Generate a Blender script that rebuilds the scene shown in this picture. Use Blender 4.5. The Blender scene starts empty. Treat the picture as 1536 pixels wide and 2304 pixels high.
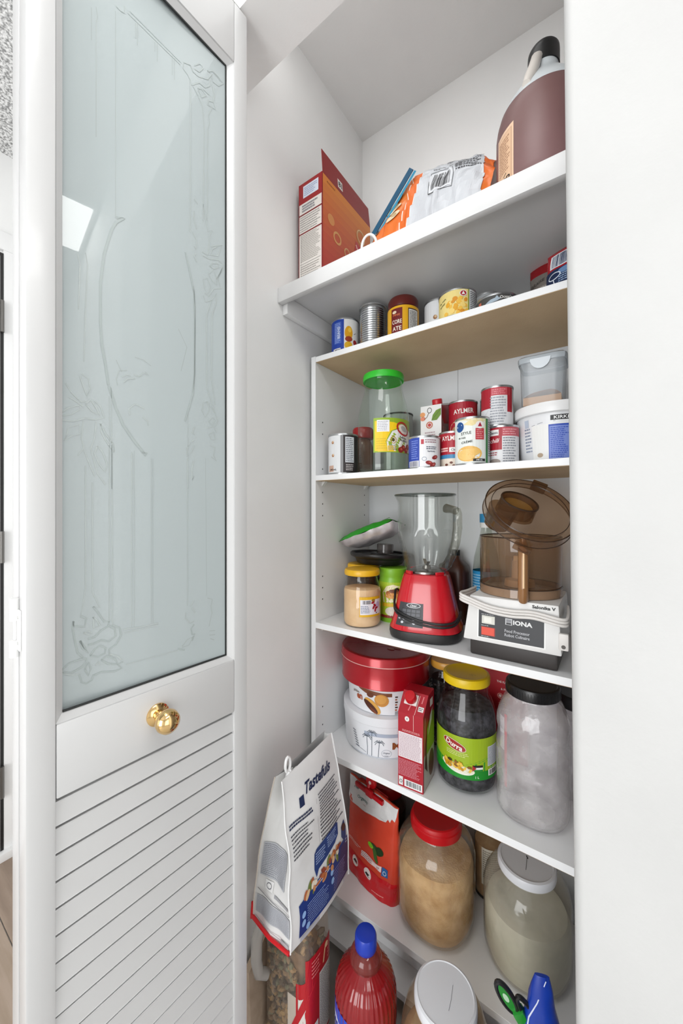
import bpy, bmesh, math, random
from math import pi, sin, cos, radians
from mathutils import Vector, Matrix, noise, geometry
sc = bpy.context.scene; noise.seed_set(5); random.seed(5)
COL = sc.collection
EYE = 1.33                      # camera height above the floor (m)

# ---------------------------------------------------------------- camera, light, exposure
cam = bpy.data.cameras.new('camera'); cam.sensor_fit = 'VERTICAL'; cam.sensor_height = 36.0
cam.lens = 36.0*844/2304; cam.clip_start = .01; cam.shift_y = -2/2304
co = bpy.data.objects.new('camera', cam); COL.objects.link(co)
co.location = (0, 0, EYE); co.rotation_euler = (pi/2, 0, radians(35.5)); sc.camera = co
w = bpy.data.worlds.new('world'); sc.world = w; w.use_nodes = True
w.node_tree.nodes['Background'].inputs[0].default_value = (.95, .97, 1, 1)
w.node_tree.nodes['Background'].inputs[1].default_value = 1.0

def area(name, loc, rot, sx, sy, power, col=(1, 1, 1)):
    l = bpy.data.lights.new(name, 'AREA'); l.shape = 'RECTANGLE'; l.size = sx; l.size_y = sy
    l.energy = power; l.color = col
    o = bpy.data.objects.new(name, l); COL.objects.link(o); o.location = loc; o.rotation_euler = rot
    return o
area('rear_fill', (-.3, -2.35, 1.30), (radians(90), 0, 0), 1.5, 2.0, 47, (.97, .985, 1))  # fill light added behind the camera to brighten the shelves
area('side_fill', (2.25, -.7, 1.2), (radians(90), 0, radians(90)), 1.6, 1.9, 12, (.97, .985, 1))  # fill light added on the right to brighten the door and left wall
area('kitchen_ceiling_lamp', (-.30, .02, 2.70), (0, 0, 0), .5, .45, 3.6, (1, .995, .98))
area('pantry_fill', (-.42, .632, 2.62), (radians(45), 0, 0), .55, .06, .75, (1, .995, .985))  # unseen strip light added behind the header to lift the closet top
sc.view_settings.view_transform = 'Standard'; sc.view_settings.look = 'None'
sc.view_settings.gamma = 1; sc.view_settings.use_curve_mapping = False
sc.view_settings.exposure = 0.40

# ---------------------------------------------------------------- materials
def lin(c): return c/12.92 if c <= .04045 else ((c+.055)/1.055)**2.4
def rgb(h): return tuple(lin(int(h[i:i+2], 16)/255) for i in (0, 2, 4))+(1,)
_M = {}
def mat(h, rough=.5, metal=0, coat=0, spec=.5):
    k = (h, rough, metal, coat, spec)
    if k not in _M:
        m = bpy.data.materials.new('m_'+h); m.use_nodes = True
        b = m.node_tree.nodes['Principled BSDF']
        b.inputs['Base Color'].default_value = rgb(h); b.inputs['Roughness'].default_value = rough
        b.inputs['Metallic'].default_value = metal; b.inputs['Coat Weight'].default_value = coat
        b.inputs['Specular IOR Level'].default_value = spec
        _M[k] = m
    return _M[k]
def nmat(name, c1, c2, scale=20, rough=.5, bump=0, detail=4, metal=0, stretch=None, coat=0, bscale=None, lo=.35, hi=.65):
    """two-tone procedural noise with optional fine relief"""
    m = bpy.data.materials.new(name); m.use_nodes = True; nt = m.node_tree; N = nt.nodes; L = nt.links
    b = N['Principled BSDF']; b.inputs['Roughness'].default_value = rough; b.inputs['Metallic'].default_value = metal
    b.inputs['Coat Weight'].default_value = coat
    tc = N.new('ShaderNodeTexCoord'); mp = N.new('ShaderNodeMapping'); no = N.new('ShaderNodeTexNoise'); cr = N.new('ShaderNodeValToRGB')
    if stretch: mp.inputs['Scale'].default_value = stretch
    no.inputs['Scale'].default_value = scale; no.inputs['Detail'].default_value = detail
    cr.color_ramp.elements[0].color = rgb(c1); cr.color_ramp.elements[1].color = rgb(c2)
    cr.color_ramp.elements[0].position = lo; cr.color_ramp.elements[1].position = hi
    L.new(tc.outputs['Object'], mp.inputs[0]); L.new(mp.outputs[0], no.inputs['Vector']); L.new(no.outputs[0], cr.inputs[0])
    L.new(cr.outputs[0], b.inputs['Base Color'])
    if bump:
        n2 = N.new('ShaderNodeTexNoise'); n2.inputs['Scale'].default_value = bscale or scale*3; n2.inputs['Detail'].default_value = 5
        bp = N.new('ShaderNodeBump'); bp.inputs['Strength'].default_value = bump; bp.inputs['Distance'].default_value = .004
        L.new(mp.outputs[0], n2.inputs['Vector']); L.new(n2.outputs[0], bp.inputs['Height']); L.new(bp.outputs[0], b.inputs['Normal'])
    return m
def glass(name, tint='FFFFFF', refl=1.0, rough=.03, haze=0.0, hazecol='DDDDDD', edge=.55, wav=0):
    """clear wall: see-through, tinted, with fresnel reflection, darker edge-on and optional haze"""
    m = bpy.data.materials.new(name); m.use_nodes = True; nt = m.node_tree; N = nt.nodes; L = nt.links
    N.remove(N['Principled BSDF']); out = N['Material Output']
    tr = N.new('ShaderNodeBsdfTransparent'); gl = N.new('ShaderNodeBsdfGlossy'); mx = N.new('ShaderNodeMixShader')
    gl.inputs['Roughness'].default_value = rough; gl.inputs['Color'].default_value = (refl, refl, refl, 1)
    lw = N.new('ShaderNodeLayerWeight'); lw.inputs['Blend'].default_value = .35
    cr = N.new('ShaderNodeValToRGB'); t = rgb(tint)
    cr.color_ramp.elements[0].color = t; cr.color_ramp.elements[0].position = .7
    cr.color_ramp.elements[1].color = tuple(c*edge for c in t[:3])+(1,); cr.color_ramp.elements[1].position = 1.0
    L.new(lw.outputs['Facing'], cr.inputs[0]); L.new(cr.outputs[0], tr.inputs[0])
    fc = N.new('ShaderNodeLayerWeight'); fc.inputs['Blend'].default_value = .5; pw = N.new('ShaderNodeMath'); pw.operation = 'POWER'; pw.inputs[1].default_value = 4.2
    fr = N.new('ShaderNodeMath'); fr.operation = 'MULTIPLY_ADD'; fr.inputs[1].default_value = .72; fr.inputs[2].default_value = .04; L.new(fc.outputs['Facing'], pw.inputs[0]); L.new(pw.outputs[0], fr.inputs[0])
    L.new(fr.outputs[0], mx.inputs[0]); L.new(gl.outputs[0], mx.inputs[2])
    if wav:
        n2 = N.new('ShaderNodeTexNoise'); n2.inputs['Scale'].default_value = wav; bp = N.new('ShaderNodeBump')
        bp.inputs['Strength'].default_value = .6; bp.inputs['Distance'].default_value = .01
        tc = N.new('ShaderNodeTexCoord'); L.new(tc.outputs['Object'], n2.inputs['Vector'])
        L.new(n2.outputs[0], bp.inputs['Height']); L.new(bp.outputs[0], gl.inputs['Normal']); L.new(bp.outputs[0], fc.inputs['Normal'])
    src = tr
    if haze:
        df = N.new('ShaderNodeBsdfDiffuse'); df.inputs[0].default_value = rgb(hazecol); m2 = N.new('ShaderNodeMixShader')
        m2.inputs[0].default_value = haze; L.new(tr.outputs[0], m2.inputs[1]); L.new(df.outputs[0], m2.inputs[2]); src = m2
        if wav:
            r2 = N.new('ShaderNodeValToRGB'); r2.color_ramp.elements[0].position = .35; r2.color_ramp.elements[1].position = .7
            r2.color_ramp.elements[0].color = (haze*.65,)*3+(1,); r2.color_ramp.elements[1].color = (min(1, haze*1.5),)*3+(1,)
            L.new(n2.outputs[0], r2.inputs[0]); L.new(r2.outputs[0], m2.inputs[0])
    L.new(src.outputs[0], mx.inputs[1]); L.new(mx.outputs[0], out.inputs[0])
    return m
WHITE = mat('ECECEC', .45); 
WALL = nmat('wall_paint', 'F0F0EF', 'F3F3F2', 6, .6, .05, bscale=160)
WALL_DIM = nmat('wall_paint_dimmed', 'BABAB9', 'BEBEBD', 6, .6, .05, bscale=160)  # the white wall paint darkened, to offset strong light on the right wall
CEIL = nmat('closet_ceiling_paint', 'F0F0EF', 'F3F3F2', 6, .7, .08, bscale=120)
STIP = nmat('stippled_ceiling', '8E8E8E', 'F2F2F2', 130, .8, 1.0, bscale=130, lo=.38, hi=.6)
MELA = mat('F1F2F3', .38)
EDGE = mat('EFF0F0', .35)
MDF = nmat('raw_hardboard', 'CBB08C', 'D3B995', 9, .75, .1, bscale=300)
PAINT = mat('F0F0F0', .32, coat=.15); PAINT_DIM = mat('C8C8C8', .32, coat=.15)  # second one is the same white, darkened to offset strong light on the door
METAL = mat('C9CBCC', .3, 1)
DARK = mat('1C1B1B', .4)

# ---------------------------------------------------------------- mesh helper
class MB:
    def __init__(s): s.v = []; s.f = []; s.mi = []; s.ms = []
    def _m(s, m):
        if m not in s.ms: s.ms.append(m)
        return s.ms.index(m)
    def add(s, vs, fs, m):
        o = len(s.v); k = s._m(m); s.v += [tuple(v) for v in vs]
        for f in fs: s.f.append(tuple(i+o for i in f)); s.mi.append(k)
        return s
    def box(s, x0, x1, y0, y1, z0, z1, m, b=0, M=None, top=None, seg=2):
        """box; top=(sx,sy) scales the top face; b = rounded edge"""
        bm = bmesh.new(); bmesh.ops.create_cube(bm, size=1)
        cx, cy = (x0+x1)/2, (y0+y1)/2
        for v in bm.verts:
            k = top if (top and v.co.z > 0) else (1, 1)
            v.co = Vector((cx+v.co.x*(x1-x0)*k[0], cy+v.co.y*(y1-y0)*k[1], (z0+z1)/2+v.co.z*(z1-z0)))
        if b: bmesh.ops.bevel(bm, geom=bm.edges[:], offset=b, segments=seg, affect='EDGES', profile=.6)
        bm.verts.ensure_lookup_table(); bm.verts.index_update()
        vs = [M @ v.co if M else v.co.copy() for v in bm.verts]
        s.add(vs, [[v.index for v in f.verts] for f in bm.faces], m); bm.free(); return s
    def lathe(s, pr, m, n=48, sup=0, cx=0, cy=0, M=None, sx=1, sy=1):
        """profile [(r,z)...]; r=0 closes; sup>0 makes the section a rounded square"""
        vs = []; fs = []; rings = []
        for r, z in pr:
            if r <= 1e-6: rings.append([len(vs)]); vs.append(Vector((cx, cy, z)))
            else:
                ring = []
                for i in range(n):
                    a = 2*pi*i/n; k = 1
                    if sup: k = (abs(cos(a))**sup+abs(sin(a))**sup)**(-1/sup)
                    ring.append(len(vs)); vs.append(Vector((cx+r*k*cos(a)*sx, cy+r*k*sin(a)*sy, z)))
                rings.append(ring)
        for A, B in zip(rings, rings[1:]):
            for i in range(n):
                j = (i+1) % n
                if len(A) == 1 and len(B) == 1: continue
                if len(A) == 1: fs.append((A[0], B[j], B[i]))
                elif len(B) == 1: fs.append((A[i], A[j], B[0]))
                else: fs.append((A[i], A[j], B[j], B[i]))
        if M: vs = [M @ v for v in vs]
        return s.add(vs, fs, m)
    def tube(s, pts, r, m, n=8, closed=False, flat=1):
        pts = [Vector(p) for p in pts]; vs = []; fs = []; N = len(pts); px = None
        for i, p in enumerate(pts):
            a = pts[i-1] if (i or closed) else p; b = pts[(i+1) % N] if (i < N-1 or closed) else p
            t = (b-a).normalized(); 
            if px is None: px = t.cross(Vector((0, 0, 1))); px = px if px.length > .05 else Vector((1, 0, 0))
            x = px-t*px.dot(t); x.normalize(); px = x; y = x.cross(t); rr = r[i] if isinstance(r, (list, tuple)) else r
            for k in range(n):
                q = 2*pi*k/n; vs.append(p+x*cos(q)*rr+y*sin(q)*rr*flat)
        R = N if closed else N-1
        for i in range(R):
            for k in range(n):
                a = i*n+k; b = i*n+(k+1) % n; c = ((i+1) % N)*n+(k+1) % n; d = ((i+1) % N)*n+k
                fs.append((a, b, c, d))
        if not closed: fs.append(tuple(range(n))[::-1]); fs.append(tuple(range((N-1)*n, N*n)))
        return s.add(vs, fs, m)
    def grid(s, fn, nu, nv, m, wrap=False):
        vs = [fn(i/nu, j/nv) for j in range(nv+1) for i in range(nu+(0 if wrap else 1))]
        W = nu if wrap else nu+1; fs = []
        for j in range(nv):
            for i in range(nu):
                i2 = (i+1) % W; fs.append((j*W+i, j*W+i2, (j+1)*W+i2, (j+1)*W+i))
        return s.add(vs, fs, m)
    def prism(s, poly, fn, m):
        """poly [(a,b)...] extruded between fn(a,b,0) and fn(a,b,1)"""
        n = len(poly); vs = [fn(a, b, 0) for a, b in poly]+[fn(a, b, 1) for a, b in poly]
        fs = [tuple(range(n))[::-1], tuple(range(n, 2*n))]+[(i, (i+1) % n, n+(i+1) % n, n+i) for i in range(n)]
        return s.add(vs, fs, m)
    def build(s, name, parent=None, smooth=38, kind=None, label=None):
        me = bpy.data.meshes.new(name); me.from_pydata(s.v, [], s.f)
        for m in s.ms: me.materials.append(m)
        me.polygons.foreach_set('material_index', s.mi)
        if smooth: me.shade_smooth(); me.set_sharp_from_angle(angle=radians(smooth))
        me.update(); o = bpy.data.objects.new(name, me); COL.objects.link(o)
        if parent: o.parent = parent
        if kind: o['kind'] = kind
        if label: o['label'] = label
        return o
def thing(name, label, cat, loc=(0, 0, 0), rz=0, group=None, rot=None, kind=None):
    o = bpy.data.objects.new(name, None); COL.objects.link(o); o.location = loc; o.rotation_euler = rot or (0, 0, rz)
    o.empty_display_size = .05; o['label'] = label; o['category'] = cat
    if group: o['group'] = group
    if kind: o['kind'] = kind
    return o
def struct(name, mb, label, cat, smooth=38):
    o = mb.build(name, None, smooth); o['kind'] = 'structure'; o['label'] = label; o['category'] = cat; return o

# ---------------------------------------------------------------- printed artwork laid on a surface
_T = {}
def text_mesh(st, bold=0, shear=0):
    k = (st, bold, shear)
    if k not in _T:
        cu = bpy.data.curves.new('t', 'FONT'); cu.body = st; cu.size = 1; cu.resolution_u = 2; cu.offset = bold; cu.shear = shear
        ob = bpy.data.objects.new('t', cu); COL.objects.link(ob); dg = bpy.context.evaluated_depsgraph_get()
        me = ob.evaluated_get(dg).to_mesh()
        vs = [(v.co.x, v.co.y) for v in me.vertices]; fs = [tuple(p.vertices) for p in me.polygons]
        ob.evaluated_get(dg).to_mesh_clear(); bpy.data.objects.remove(ob); bpy.data.curves.remove(cu)
        xs = [v[0] for v in vs] or [0, 1]; ys = [v[1] for v in vs] or [0, 1]
        _T[k] = (vs, fs, min(xs), max(xs), min(ys), max(ys))
    return _T[k]
class Art:
    """flat print; surf(u, v, off) maps millimetres on the label to the 3D surface"""
    def __init__(s, surf, step=7, base=.35, lay=.22): s.S = surf; s.step = step; s.mb = MB(); s.base = base; s.lay = lay; s.n = 0
    def o(s, l): return (s.base+l*s.lay)*.001
    def P(s, u, v, l): return s.S(u*.001, v*.001, s.o(l))
    def rect(s, u0, v0, u1, v1, h, l=0, r=.45):
        nu = max(1, int(abs(u1-u0)/s.step)); nv = max(1, int(abs(v1-v0)/(s.step*2)))
        s.mb.grid(lambda a, b: s.P(u0+(u1-u0)*a, v0+(v1-v0)*b, l), nu, nv, mat(h, r)); return s
    def ell(s, u, v, ru, rv, h, l=1, n=20, rot=0, r=.45, a0=0, a1=360):
        m = mat(h, r); c, q = cos(radians(rot)), sin(radians(rot)); vs = [s.P(u, v, l)]; n2 = n
        for k in (.5, 1):
            for i in range(n2+1):
                t = radians(a0+(a1-a0)*i/n2); x, y = ru*cos(t)*k, rv*sin(t)*k; vs.append(s.P(u+x*c-y*q, v+x*q+y*c, l))
        fs = [(0, 1+i, 2+i) for i in range(n2)]+[(1+i, n2+2+i, n2+3+i, 2+i) for i in range(n2)]
        s.mb.add(vs, fs, m); return s
    def ring(s, u, v, ru, rv, w, h, l=1, n=20, rot=0):
        c, q = cos(radians(rot)), sin(radians(rot)); vs = []
        for i in range(n+1):
            t = 2*pi*i/n
            for k in (0, w): x, y = (ru-k)*cos(t), (rv-k)*sin(t); vs.append(s.P(u+x*c-y*q, v+x*q+y*c, l))
        s.mb.add(vs, [(2*i, 2*i+1, 2*i+3, 2*i+2) for i in range(n)], mat(h, .45)); return s
    def poly(s, pts, h, l=1, r=.45):
        tr = geometry.tessellate_polygon([[Vector((p[0], p[1], 0)) for p in pts]])
        n = 1 if s.step > 20 else 5; vs = []; fs = []
        for t in tr:
            A, B, C = [pts[i] for i in t]; o = len(vs); ix = {}
            for i in range(n+1):
                for j in range(n+1-i):
                    a, b = i/n, j/n; c = 1-a-b; ix[i, j] = len(vs); vs.append(s.P(A[0]*a+B[0]*b+C[0]*c, A[1]*a+B[1]*b+C[1]*c, l))
            for i in range(n):
                for j in range(n-i):
                    fs.append((ix[i, j], ix[i+1, j], ix[i, j+1]))
                    if i+j < n-1: fs.append((ix[i+1, j], ix[i+1, j+1], ix[i, j+1]))
        s.mb.add(vs, fs, mat(h, r)); return s
    def line(s, pts, w, h, l=1, r=.45):
        vs = []; n = len(pts)
        for i, p in enumerate(pts):
            a = pts[max(0, i-1)]; b = pts[min(n-1, i+1)]; dx, dy = b[0]-a[0], b[1]-a[1]; L = math.hypot(dx, dy) or 1
            nx, ny = -dy/L*w/2, dx/L*w/2
            vs += [s.P(p[0]+nx, p[1]+ny, l), s.P(p[0]-nx, p[1]-ny, l)]
        s.mb.add(vs, [(2*i, 2*i+1, 2*i+3, 2*i+2) for i in range(n-1)], mat(h, r)); return s
    def text(s, st, u, v, hgt, col, l=2, w=None, rot=0, bold=.015, shear=0, al=.5):
        """hgt: letter height mm; w: total width mm; (u,v) centre"""
        vs, fs, x0, x1, y0, y1 = text_mesh(st, bold, shear); k = hgt/(y1-y0); kx = (w/(x1-x0)) if w else k
        c, q = cos(radians(rot)), sin(radians(rot)); out = []
        for x, y in vs:
            a = (x-x0-(x1-x0)*al)*kx; b = (y-(y0+y1)/2)*k; out.append(s.P(u+a*c-b*q, v+a*q+b*c, l))
        s.mb.add(out, fs, mat(col, .5)); return s
    def fine(s, u0, v0, u1, v1, rows, col, l=2, fill=.45, seed=1, rag=.25):
        """rows of tiny print"""
        R = random.Random(seed); dv = (v1-v0)/rows; vs = []; fs = []
        for i in range(rows):
            x = u0; vv = v1-dv*(i+.5); end = u1-(u1-u0)*R.random()*rag
            while x < end:
                wl = min(end-x, R.uniform(2.2, 6.5)); a = dv*fill/2; o = len(vs)
                vs += [s.P(x, vv-a, l), s.P(x+wl, vv-a, l), s.P(x+wl, vv+a, l), s.P(x, vv+a, l)]; fs.append((o, o+1, o+2, o+3)); x += wl+R.uniform(.7, 1.3)
        s.mb.add(vs, fs, mat(col, .5)); return s
    def bars(s, u0, v0, u1, v1, col='151515', l=2, seed=3, bg=None):
        if bg: s.rect(u0-2, v0-2, u1+2, v1+2, bg, l-1)
        R = random.Random(seed); x = u0
        while x < u1:
            wl = R.choice((.4, .8, 1.2, 1.6)); x2 = min(u1, x+wl); s.mb.grid(lambda a, b: s.P(x+(x2-x)*a, v0+(v1-v0)*b, l), 1, max(1, int(abs(v1-v0)/s.step)), mat(col, .5)); x += wl+R.choice((.4, .8, 1.2))
        return s
    def build(s, parent, name='label', label=None): return s.mb.build(name, parent, 0, label=label)
def cam_ang(x, y): return math.atan2(-y, -x)
def cyl_surf(x, y, prof, turn=0):
    """surface of a lathe standing at (x, y) seen from the camera; prof [(r,z)] rising"""
    f = cam_ang(x, y)+radians(turn); pr = sorted((z, r) for r, z in prof)
    def R(v):
        if v <= pr[0][0]: return pr[0][1]
        for (a, ra), (b, rb) in zip(pr, pr[1:]):
            if v <= b: return ra+(rb-ra)*(v-a)/max(1e-9, b-a)
        return pr[-1][1]
    R0 = max(r for z, r in pr)
    def S(u, v, off):
        a = f+u/R0; r = R(v)+off; return Vector((r*cos(a), r*sin(a), v))
    return S
def plane_surf(o, ux, vx):
    o, ux, vx = Vector(o), Vector(ux).normalized(), Vector(vx).normalized(); n = ux.cross(vx)
    return lambda u, v, off: o+ux*u+vx*v+n*off
# ================================================================ the room
CZ = 2.709                                                        # ceiling height
m = MB(); m.box(-2.0, 2.4, -2.5, 1.3, -.05, 0, mat('B9B7B3', .5)); floor = struct('floor', m, 'pale grey floor of the closet and kitchen', 'floor')
OAK = [nmat('oak_plank_%d' % i, a, b, 7, .45, .12, stretch=(.6, 6, 6)) for i, (a, b) in enumerate((('8C7A6B', 'A08D7D'), ('847263', '98867A'), ('94826F', 'A59383')))]
for i in range(19):
    p = MB(); p.box(-1.995+random.Random(i).random()*.002, -.80, -2.35+i*.15, -2.35+i*.15+.1475, .0005, .006, OAK[i % 3], b=.001, seg=1); p.build('plank', floor)
m = MB(); m.box(-2.0, 2.4, -2.5, .505, CZ, CZ+.05, STIP); struct('ceiling', m, 'white stippled kitchen ceiling', 'ceiling')
m = MB(); m.box(-.85, .30, .505, 1.29, CZ, CZ+.05, CEIL); struct('ceiling', m, 'smooth grey-white ceiling inside the pantry', 'ceiling')
m = MB(); m.box(-.85, -.75, .505, 1.29, 0, CZ, WALL); wl = struct('wall_left', m, 'white side wall of the pantry left of the shelves', 'wall')
a = Art(plane_surf((-.75, 0, 0), (0, -1, 0), (0, 0, 1)), base=.2)
for y, z in ((.655, 1.06), (.77, 1.085), (.815, 1.085), (.665, .80)): a.ell(-y*1000, z*1000, 1.3, 1.6, '8A8A88')
a.build(wl, 'nail_hole')
m = MB(); m.box(-.75, .20, 1.187, 1.29, 0, CZ, WALL); struct('wall_back', m, 'white back wall of the pantry above the bookcase', 'wall')
m = MB(); m.box(-.75, .30, .505, .62, 2.361, CZ, WALL); m.box(-2.0, -.85, .505, .62, 0, CZ, WALL); m.box(.30, 2.4, .505, .62, 0, CZ, WALL)
struct('wall_front', m, 'white wall and header over the pantry opening', 'wall')
def edgeX(z): return -.0376-.0103*(z-EYE)
cor = [(.30, .505)]+[(.010-.010*sin(t*pi/12), .515-.010*cos(t*pi/12)) for t in range(7)]+[(0, .62), (.30, .62)]
m = MB(); m.prism(cor, lambda x, y, k: (x if x > .2 else x+edgeX(k*2.361), y, k*2.361), WALL_DIM)
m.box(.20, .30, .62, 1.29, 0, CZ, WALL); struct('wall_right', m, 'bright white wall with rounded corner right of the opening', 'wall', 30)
m = MB(); m.box(-2.0, -1.9, -2.5, .505, 0, CZ, WALL); wf = struct('wall_side', m, 'white kitchen wall far to the left', 'wall')
m = MB(); m.box(2.3, 2.4, -2.5, .505, 0, CZ, WALL); struct('wall_side', m, 'white kitchen wall on the right outside the view', 'wall')
m = MB(); m.box(-2.0, 2.4, -2.5, -2.4, 0, CZ, WALL); struct('wall_rear', m, 'white kitchen wall behind the camera', 'wall')
# far door, its casing and hinges
m = MB(); m.box(-1.9, -1.885, .418, .50, 0, 2.33, PAINT, b=.002); m.box(-1.9, -1.885, -.46, .50, 2.33, 2.40, PAINT, b=.002); struct('trim_1', m, 'white casing around the far door', 'trim')
d2 = thing('door_2', 'white interior door with dark hinges at the far left edge', 'door', (-1.885, .411, 0), kind='structure')
m = MB(); m.box(-.012, .006, -.80, -.004, .015, 2.30, PAINT, b=.002); m.build('panel', d2)
m = MB(); m.box(-.0125, .001, -.004, .0065, .015, 2.315, DARK); m.build('gap_shade', d2)  # dark strip stands in for the shade in the door gap
for zc in (2.07, 1.193, .30):
    m = MB(); m.lathe([(0, -.06), (.007, -.06), (.007, .06), (0, .06)], mat('6E6C69', .3, .8), 12, M=Matrix.Translation((.010, 0, zc)))
    m.box(.006, .009, -.03, 0, zc-.058, zc+.058, mat('55534F', .35, .8)); m.build('hinge', d2)
m = MB(); m.box(-1.899, -1.885, .50, .505, 0, .10, PAINT); m.box(-1.899, -1.86, -.46, .50, 0, .035, PAINT, b=.003); struct('baseboard_left', m, 'white base trim along the far left wall', 'baseboard')

# ceiling light seen mirrored in the door glass
cl = thing('ceiling_light', 'long white ceiling light panel mirrored in the door glass', 'light', (.89, .0, CZ))
m = MB(); m.box(-.235, .165, -.62, .495, -.02, -.001, mat('F2F2F2', .4), b=.003); m.build('frame', cl)
em = bpy.data.materials.new('lamp_diffuser'); em.use_nodes = True; b = em.node_tree.nodes['Principled BSDF']
b.inputs['Emission Color'].default_value = (1, .99, .97, 1); b.inputs['Emission Strength'].default_value = 8
m = MB(); m.box(-.22, .15, -.60, .480, -.024, -.0205, em); m.build('diffuser', cl)

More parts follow.
